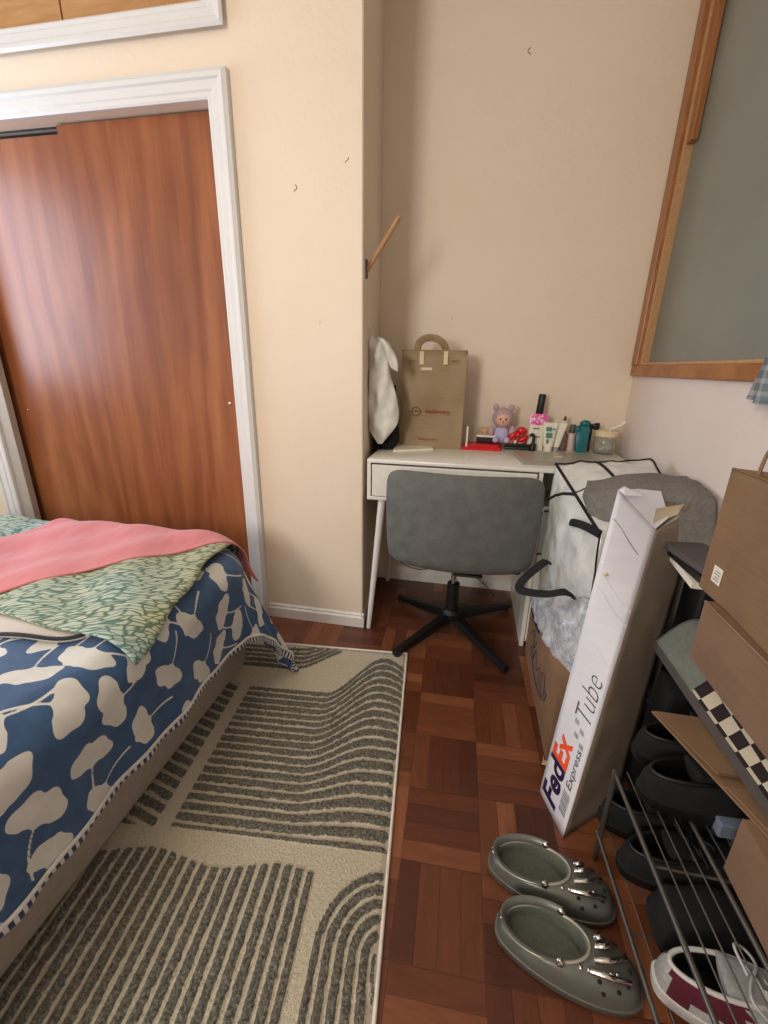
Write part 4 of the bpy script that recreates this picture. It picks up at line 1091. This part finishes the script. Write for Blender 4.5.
bm = B(); q = Vector((-.393, 1.675, 1.42)); e = at(399, 217, 1, 1.70); tube(bm, [q, q.lerp(e, .5), e], [.008, .0085, .0095], 14); obj('peg', bm, M_peg, hk, 60)

def garment():
    root = thing('hanging_coat', 'white quilted garment hung against the pier beside the tan paper bag', 'clothing', (-.345, 1.75, .78))
    # outline in (px,py) of the white shape, built as a puffed body
    L = [(372, 335), (366, 352), (367, 375), (366, 400), (367, 425), (377, 441)]
    R = [(378, 337), (390, 347), (397, 362), (398, 380), (396, 400), (399, 420)]
    n, m = 28, 20
    def body(Lp, Rp, Y0, th, mat, nm, seed, fold_amp=.012):
        Ls, Rs = smoothpath([at(x, y, 1, Y0) for x, y in Lp], 8), smoothpath([at(x, y, 1, Y0) for x, y in Rp], 8)
        bm = B(); rings = []
        for i in range(len(Ls)):
            a, b = Ls[i], Rs[i]; ring = []
            ln_ = (b-a).length; tt = th*min(1, (math.sin(PI*(i+.6)/(len(Ls)+.2)))**.5)
            for k in range(m):
                an = 2*PI*k/m; p = a.lerp(b, .5+.5*math.cos(an)); dy = -tt*math.sin(an)
                dy += -fold_amp*(math.sin(p.z*48+p.x*60+seed)+1.2*math.sin(p.z*27-p.x*110+seed*2)+.8*nz(p, 40, seed))*max(0, math.sin(an))
                ring.append(p+Vector((0, dy, 0)))
            rings.append(ring)
        ring_loft(bm, rings, cap0=True, cap1=True)
        for v in bm.verts: v.co.x = max(v.co.x, -.400)
        return obj(nm, bm, mat, root, 179)
    body([(371, 336), (366, 350), (366, 375), (366, 400), (367, 425), (378, 444)], [(377, 336), (391, 346), (390, 372), (397, 398), (398, 422), (382, 444)], 1.76, .03, M_garment, 'body', 0)
    body([(378, 337), (383, 345), (386, 355), (391, 368)], [(384, 339), (393, 350), (398, 362), (398, 372)], 1.73, .014, M_garment, 'collar', 2, .004)
    body([(367, 400), (365, 425), (366, 448), (370, 455)], [(396, 385), (397, 415), (399, 440), (390, 453)], 1.83, .03, M_shoeblk, 'lining', 4, .008)
    bm = B(); p = at(372, 442, 1, 1.78); blob(bm, p, (.003, .003, .003)); obj('snap_button', bm, M_chrome, root, 60)
    q = at(374, 337, 1, 1.76); bm = B(); tube(bm, [q, q+Vector((-.012, 0, .03)), (-.402, 1.76, q.z+.045)], .002, 6, 5); obj('loop', bm, M_garment, root, 60)
    bm = B(); box(bm, (-.410, 1.75, q.z+.03), (-.400, 1.77, q.z+.06), .002); obj('adhesive_hook', bm, M_whitem, root)
garment()

# ------------------------------------------------------------------ things on the desk
def onD(px, py): p = at(px, py, 2, ZD); p.z = ZD; return p
pX0, pX1, pYf = at(400, 440, 1, 1.90).x, at(461, 440, 1, 1.90).x, 1.90
pz = at(432, 350, 1, 1.90).z
pb = carrier('paper_bag', 'tan paper carrier with cream handle tabs and red print standing on the white desk', pX0, pX1, 1.90, 1.99, ZD+.001, pz, M_kraft2, 'y', taper=.02, amp=.006, seed=4.)
def onbag(px, py, dy=-.004): return at(px, py, 1, pYf+dy)
bm = B()
c_ = [onbag(418, 361, .02), onbag(418, 346, .012), onbag(424, 339, .0), onbag(434, 338, 0), onbag(442, 342, .0), onbag(446, 350, .012), onbag(447, 361, .02)]
tube(bm, c_, 0, 10, 7, flat=(.015, .0015), up=(0, -1, 0)); obj('handle', bm, M_kraft2, pb, 60)
for px in (422, 446):
    bm = B(); a = onbag(px, 357); box(bm, (a.x-.009, pYf-.009, a.z-.03), (a.x+.009, pYf-.0068, a.z+.022), .001); o = obj('handle_tab', bm, M_cream, pb); o['label'] = 'cream paper tab'
bm = B(); a = onbag(428, 369); box(bm, (a.x-.03, pYf-.009, a.z-.006), (a.x+.018, pYf-.0068, a.z+.006), .001); obj('handle_tab', bm, M_cream, pb)
cc = onbag(416, 411.5, -.008); bm = B()
tube(bm, [cc+Vector((.018*math.cos(t), 0, .018*math.sin(t))) for t in [2*PI*k/24 for k in range(25)]], .0014, 6); tube(bm, [cc+Vector((-.03, 0, 0)), cc+Vector((-.018, 0, 0))], .0012, 6); tube(bm, [cc+Vector((.018, 0, 0)), cc+Vector((.026, 0, 0))], .0012, 6)
tube(bm, [cc+Vector((-.011, 0, .002)), cc+Vector((.011, 0, .002))], .0022, 6); obj('round_logo', bm, M_brownink, pb, 60)
text('delivery', .03, M_redink, pb, onbag(424.5, 414.5, -.008), (1, 0, 0), (0, 0, 1), width=.108, height=.024, offset=.0004)
text('Walgreens', .02, M_redink, pb, onbag(417, 440.5, -.008), (1, 0, 0), (0, 0, 1), width=.088, height=.014)
for px, s_ in ((412, .03), (455, .03)):
    bm = B(); a = onbag(px, 361, -.008); tube(bm, [a-Vector((s_/2, 0, 0)), a+Vector((s_/2, 0, 0))], .0016, 6); obj('printed_dash', bm, M_brownink, pb, 60)
# white paper sheet stack
bm = B(); a = [onD(397, 443.5), onD(430, 445.5), onD(433, 450.5), onD(393, 452)]; prism(bm, [p+Vector((0, 0, .0005)) for p in a], (0, 0, .008)); setp(obj('paper_stack', bm, M_paper), 'small white stack of paper on the desk in front of the tan paper bag', 'paper')
# red folder and phone stand
rf = thing('red_box', 'flat red box lying on the desk to the right of the tan bag', 'box', tuple(onD(480, 449)))
bm = B(); prism(bm, [p for p in (onD(460, 449.5), onD(500, 451.5), onD(503, 446.5), onD(464, 445.5))], (0, 0, .012)); obj('tray', bm, M_red, rf)
bm = B(); prism(bm, [p+Vector((0, 0, .012)) for p in (onD(464, 449), onD(498, 450.5), onD(500, 447), onD(468, 446))], (0, 0, .010)); obj('lid', bm, M_red, rf)
ds = thing('pencil_case', 'low black and white case standing on the flat red box', 'case', tuple(onD(485, 447)+Vector((0, 0, .022))))
p = onD(486, 447.5); bm = B(); box(bm, (p.x-.045, p.y-.008, ZD+.0225), (p.x+.045, p.y+.03, ZD+.046), .004); obj('body', bm, M_black, ds)
bm = B(); box(bm, (p.x-.047, p.y-.01, ZD+.046), (p.x+.047, p.y+.032, ZD+.056), .004); obj('lid', bm, M_paper, ds)
bm = B(); p = onD(466, 449); box(bm, (p.x-.004, p.y-.008, ZD+.0), (p.x+.004, p.y+.012, ZD+.10), .002); setp(obj('white_stand', bm, M_white), 'thin white upright stand at the left end of the red box', 'stand')
# plush toy
pt = thing('plush_toy', 'small lavender grey plush toy with round ears sitting on the desk', 'toy', tuple(onD(498, 443)))
p = onD(498, 443); p.y = min(p.y, 2.03); s_ = 1.
bm = B(); blob(bm, p+Vector((0, 0, .046)), (.026, .02, .030), 3); blob(bm, p+Vector((-.018, -.022, .03)), (.011, .016, .011)); blob(bm, p+Vector((.018, -.022, .03)), (.011, .016, .011)); obj('body', bm, M_lil, pt, 60)
bm = B(); blob(bm, p+Vector((0, 0, .100)), (.034, .028, .034), 3); obj('head', bm, M_lav, pt, 60)
for sx_ in (-1, 1):
    bm = B(); blob(bm, p+Vector((.025*sx_, 0, .134)), (.010, .007, .012)); obj('ear', bm, M_lav, pt, 60)
    bm = B(); blob(bm, p+Vector((.034*sx_, -.008, .058)), (.011, .011, .020)); obj('arm', bm, M_lav, pt, 60)
bm = B(); blob(bm, p+Vector((0, -.018, .096)), (.024, .014, .021), 3); fc = obj('face', bm, M_skin, pt, 60)
for sx_ in (-1, 1):
    bm = B(); blob(bm, p+Vector((.009*sx_, -.031, .099)), (.0032, .002, .0036)); obj('eye', bm, M_black, fc, 60)
bm = B(); blob(bm, p+Vector((0, -.0325, .091)), (.003, .002, .0022)); obj('nose', bm, M_redink, fc, 60)
# small tan figurine
p = onD(484, 443); p.y = 2.02; tf = thing('figurine', 'tiny tan figurine left of the lavender plush toy', 'toy', tuple(p))
bm = B(); blob(bm, p+Vector((0, 0, .024)), (.014, .011, .024)); obj('body', bm, M_tan, tf, 60)
bm = B(); blob(bm, p+Vector((0, -.002, .060)), (.018, .015, .017), 3); obj('head', bm, M_tan, tf, 60)
for sx_ in (-1, 1):
    bm = B(); blob(bm, p+Vector((.015*sx_, 0, .074)), (.006, .004, .006)); obj('ear', bm, M_tan, tf, 60)
bm = B(); blob(bm, p+Vector((.002, -.016, .060)), (.003, .002, .003)); obj('nose', bm, M_brownink, tf, 60)
# red bow
p = onD(514, 446); p.y = 1.98; rb = thing('hair_bow', 'glossy red hair bow lying behind the dark green case', 'hair accessory', tuple(p))
for k, (dx, dz, rx, rz, an) in enumerate(((-.016, .048, .022, .012, .7), (.014, .066, .019, .014, -.3), (.02, .038, .022, .011, .5))):
    bm = B(); blob(bm, p+Vector((dx, 0, dz)), (rx, .012, rz), 2, M=Matrix.Rotation(-an, 3, 'Y')); obj('loop', bm, M_red, rb, 60)
bm = B(); blob(bm, p+Vector((0, -.01, .052)), (.009, .008, .011)); obj('knot', bm, M_red, rb, 60)
bm = B(); tube(bm, [p+Vector((-.03, 0, .001)), p+Vector((-.02, 0, .02)), p+Vector((-.005, 0, .045))], .005, 8, 5); obj('tail', bm, M_red, rb, 60)
# dark green case with clutter
p = onD(517, 449.5); gc = thing('eyeglass_case', 'long dark green case on the desk behind the laptop', 'case', tuple(p))
bm = B(); box(bm, (p.x-.055, p.y-.012, ZD), (p.x+.055, p.y+.018, ZD+.013), .004, 3); obj('base', bm, M_dkgreen, gc, 40)
bm = B(); box(bm, (p.x-.055, p.y-.012, ZD+.0135), (p.x+.055, p.y+.018, ZD+.024), .004, 3); obj('lid', bm, M_black, gc, 40)
for k, (dx, m) in enumerate(((-.034, M_tan), (-.012, M_paper), (.010, M_pale), (.03, M_redink))):
    bm = B(); blob(bm, (p.x+dx, p.y+.003, ZD+.033), (.008, .007, .009)); setp(obj('trinket', bm, m, None, 60), ['tan round trinket leftmost on the dark green case', 'white round trinket on the dark green case', 'pale pink trinket on the dark green case', 'dark red trinket rightmost on the dark green case'][k], 'trinket', 'trinkets on the green case')
# black figurine/bottle stopper
p = onD(532, 451); bs = thing('black_dropper', 'small black swan necked pump bottle in front of the white packets', 'bottle', tuple(p))
bm = B(); lathe(bm, [(.011, 0), (.012, .004), (.012, .022), (.006, .03), (.005, .038)], p, 16); obj('bottle', bm, M_black, bs, 40)
bm = B(); tube(bm, [p+Vector((0, 0, .036)), p+Vector((0, 0, .052)), p+Vector((-.006, 0, .06)), p+Vector((-.016, 0, .054))], .005, 8, 5); obj('pump', bm, M_black, bs, 60)
# tall pink-topped packet with black brush
p = onD(532, 447); p.y = 2.0
wp = thing('cosmetic_packet', 'white packet with a pink speckled top standing upright on the desk', 'packet', tuple(p))
bm = B(); hexa(bm, [p+Vector(v) for v in ((-.026, -.010, 0), (.026, -.010, 0), (.026, .010, 0), (-.026, .010, 0), (-.024, -.004, .09), (.024, -.004, .09), (.024, .004, .09), (-.024, .004, .09))], 8, .003, .001); obj('pouch', bm, M_paper, wp, 60)
bm = B(); hexa(bm, [p+Vector(v) for v in ((-.028, -.006, .088), (.034, -.006, .088), (.034, .006, .088), (-.028, .006, .088), (-.024, -.003, .122), (.03, -.003, .122), (.03, .003, .122), (-.024, .003, .122))], 8, .003, .003, 30); obj('header', bm, M_pinkp, wp, 60)
bm = B(); box(bm, (p.x-.014, p.y-.0135, ZD+.074), (p.x+.008, p.y-.012, ZD+.077)); obj('print_line', bm, M_inkg, wp)
bm = B(); box(bm, (p.x-.016, p.y-.0145, ZD+.045), (p.x+.012, p.y-.0135, ZD+.05)); obj('print_line', bm, M_inkl, wp)
br = thing('makeup_brush', 'black handled brush sticking up above the pink speckled packet', 'brush', (p.x, p.y+.022, ZD))
M45 = Matrix.Translation((p.x+.0, p.y+.024, ZD)) @ Matrix.Rotation(.05, 4, 'Y')
bm = B(); lathe(bm, [(.006, 0), (.007, .08), (.0075, .118)], (0, 0, 0), 14, M45); obj('ferrule', bm, M_silverl, br, 40)
bm = B(); lathe(bm, [(.011, .118), (.0125, .122), (.0125, .186), (.011, .190)], (0, 0, 0), 16, M45); obj('cap', bm, M_black, br, 40)
# white and green tube of cream
p = onD(545, 449); p.y = 1.97; ct = thing('cream_tube', 'white squeeze tube with green print standing beside the pink topped packet', 'tube', tuple(p))
bm = B(); lathe(bm, [(.013, 0), (.014, .002), (.014, .018)], p, 16); obj('cap', bm, M_paper, ct, 40)
bm = B(); rings = []
for k in range(10):
    t = k/9; a_, b_ = .017+.009*t, .014*(1-t)+.0015
    rings.append([p+Vector((a_*math.cos(2*PI*i/18), b_*math.sin(2*PI*i/18), .018+.085*t)) for i in range(18)])
ring_loft(bm, rings, cap0=True, cap1=True); obj('tube_body', bm, M_paper, ct, 50)
bm = B(); box(bm, (p.x-.015, p.y-.0125, ZD+.074), (p.x+.004, p.y-.0065, ZD+.088), .001); box(bm, (p.x-.013, p.y-.0135, ZD+.050), (p.x+.008, p.y-.008, ZD+.068), .001); box(bm, (p.x-.010, p.y-.0155, ZD+.030), (p.x-.002, p.y-.009, ZD+.045), .001); box(bm, (p.x+.009, p.y-.0115, ZD+.078), (p.x+.016, p.y-.0065, ZD+.084), .001); o = obj('green_print', bm, simple('sea_green_ink', (84, 140, 116), .5), ct)
# second white tube
p = onD(553, 449); p.y = 1.99; ct = thing('cream_tube', 'plain white squeeze tube tilted right of the green printed one', 'tube', tuple(p))
bm = B(); lathe(bm, [(.012, 0), (.012, .016)], p, 14); obj('cap', bm, M_silverl, ct, 40)
bm = B(); rings = []
for k in range(10):
    t = k/9; a_, b_ = .013+.006*t, .012*(1-t)+.0015
    rings.append([p+Vector((a_*math.cos(2*PI*i/18)+.012*t, b_*math.sin(2*PI*i/18), .016+.085*t)) for i in range(18)])
ring_loft(bm, rings, cap0=True, cap1=True); obj('tube_body', bm, M_paper, ct, 50)
# bottles
p = onD(557, 448); p.y = 2.02; p.x += .006; bt = thing('pump_bottle', 'mauve brown bottle with a thin pale nozzle right of the white tubes', 'bottle', tuple(p))
bm = B(); lathe(bm, [(.015, 0), (.018, .004), (.018, .055), (.011, .068), (.008, .072)], p, 18); obj('bottle', bm, M_brownliq, bt, 50)
bm = B(); lathe(bm, [(.009, .072), (.009, .082), (.0035, .086), (.0035, .108)], p, 14); obj('neck', bm, M_paper, bt, 40)
bm = B(); lathe(bm, [(.005, .108), (.006, .114), (.003, .124)], p, 12); obj('tip', bm, M_brownink, bt, 40)
p = onD(566, 448); p.y = 2.03; p.x += .004; bt = thing('perfume_bottle', 'pinkish glass bottle with pale grey cap left of the teal clip', 'bottle', tuple(p))
bm = B(); lathe(bm, [(.014, 0), (.016, .004), (.016, .058), (.010, .066)], p, 18); obj('bottle', bm, M_pale, bt, 50)
bm = B(); lathe(bm, [(.010, .066), (.011, .07), (.011, .094), (.009, .098)], p, 16); obj('cap', bm, M_slabside, bt, 40)
# teal claw clip
p = onD(576, 449); p.y = 2.0; tc = thing('hair_clip', 'teal hair claw clip standing beside the clear jar', 'hair accessory', tuple(p))
for sx_ in (-1, 1):
    bm = B(); hexa(bm, [p+Vector(v) for v in ((-.014, -.004+.012*sx_, 0), (.014, -.004+.012*sx_, 0), (.014, .004+.012*sx_, 0), (-.014, .004+.012*sx_, 0), (-.018, -.003+.004*sx_, .088), (.018, -.003+.004*sx_, .088), (.018, .003+.004*sx_, .088), (-.018, .003+.004*sx_, .088))], 8, .005, .002, 30, sx_); obj('jaw', bm, M_teal, tc, 60)
bm = B(); blob(bm, p+Vector((.004, 0, .098)), (.018, .014, .012)); blob(bm, p+Vector((-.016, 0, .078)), (.014, .012, .012)); obj('grip', bm, M_teal, tc, 60)
p = p+Vector((.03, .012, .0)); bc = thing('hair_clip', 'small black bow shaped hair clip propped behind the clear jar', 'hair accessory', tuple(p))
for sx_ in (-1, 1):
    bm = B(); hexa(bm, [p+Vector((.012*sx_, 0, .088))+Vector((x*.010, y*.006, z*(.006+.004*(x*sx_+1)/2)*1.2)) for x, y, z in ((-1, -1, -1), (1, -1, -1), (1, 1, -1), (-1, 1, -1), (-1, -1, 1), (1, -1, 1), (1, 1, 1), (-1, 1, 1))], 6, .002, 0); obj('wing', bm, M_black, bc, 50)
bm = B(); tube(bm, [p+Vector((0, .004, 0)), p+Vector((0, .004, .09))], .004, 8); obj('stem', bm, M_black, bc, 60)
# jar with cotton sticks
p = onD(597, 448); p.y = 2.0; p.x -= .008; jr = thing('glass_jar', 'clear round jar of cotton pads at the right end of the desk', 'jar', tuple(p))
bm = B(); lathe(bm, [(.028, 0), (.034, .004), (.036, .03), (.034, .058), (.0325, .058), (.034, .03), (.032, .006), (.026, .003)], p, 24); obj('jar_body', bm, M_jar, jr, 50)
bm = B(); lathe(bm, [(.035, .058), (.037, .060), (.037, .074), (.034, .077), (.012, .080)], p, 24); obj('lid', bm, M_cream, jr, 40)
for k, (dx, dz) in enumerate(((-.012, .018), (.012, .02), (0, .038))):
    bm = B(); blob(bm, p+Vector((dx, 0, dz)), (.013, .014, .010)); setp(obj('cotton_ball', bm, M_cotton, None, 60), 'white cotton ball inside the clear jar on the desk', 'cotton ball', 'cotton balls in the jar')
bm = B(); tube(bm, [p+Vector((.005, -.005, .081)), p+Vector((.03, -.005, .092)), p+Vector((.052, -.005, .108))], .0045, 8, 3); setp(obj('cotton_stick', bm, M_cotton, None, 60), 'pale stick resting slanted on the lid of the clear jar', 'stick')
# laptop
lp = thing('laptop', 'closed silver laptop on the right half of the white desk', 'laptop', (.36, 1.79, ZD))
A_, B2, C2, D2 = onD(513, 452), onD(585, 452), onD(600, 465), onD(524, 465)
fl, fr = Vector((.215, 1.65, 0)), Vector((.52, 1.68, 0)); d_ = Vector((-.02, .2, 0))
bm = B(); prism(bm, [v+Vector((0, 0, ZD+.001)) for v in (fl, fr, fr+d_, fl+d_)], (0, 0, .009)); obj('base', bm, M_silverl, lp)
bm = B(); prism(bm, [v+Vector((0, 0, ZD+.0105)) for v in (fl, fr, fr+d_, fl+d_)], (0, 0, .006)); ld = obj('lid', bm, M_silverl, lp)
bm = B(); c_ = (fl+fr)/2+d_*.5; box(bm, (c_.x-.014, c_.y-.006, ZD+.0166), (c_.x+.014, c_.y+.008, ZD+.0172), .0); obj('sticker', bm, M_paper, ld)

# a few desk things are a little taller: scale each group about its own foot on the desk
def grow(f, anchor, *names):
    an = bpy.data.objects[anchor].location.copy(); an.z = ZD
    for nme in names+(anchor,):
        o = bpy.data.objects[nme]; o.location = an+(o.location-an)*f; o.scale = (f, f, f)
grow(1.32, 'plush_toy'); grow(1.15, 'figurine'); grow(1.25, 'hair_bow')
grow(1.25, 'cosmetic_packet', 'makeup_brush'); grow(1.2, 'cream_tube'); grow(1.2, 'cream_tube.001'); grow(1.2, 'pump_bottle'); grow(1.15, 'perfume_bottle')
grow(1.25, 'hair_clip', 'hair_clip.001'); grow(1.25, 'glass_jar', 'cotton_ball', 'cotton_ball.001', 'cotton_ball.002', 'cotton_stick'); grow(1.2, 'black_dropper')
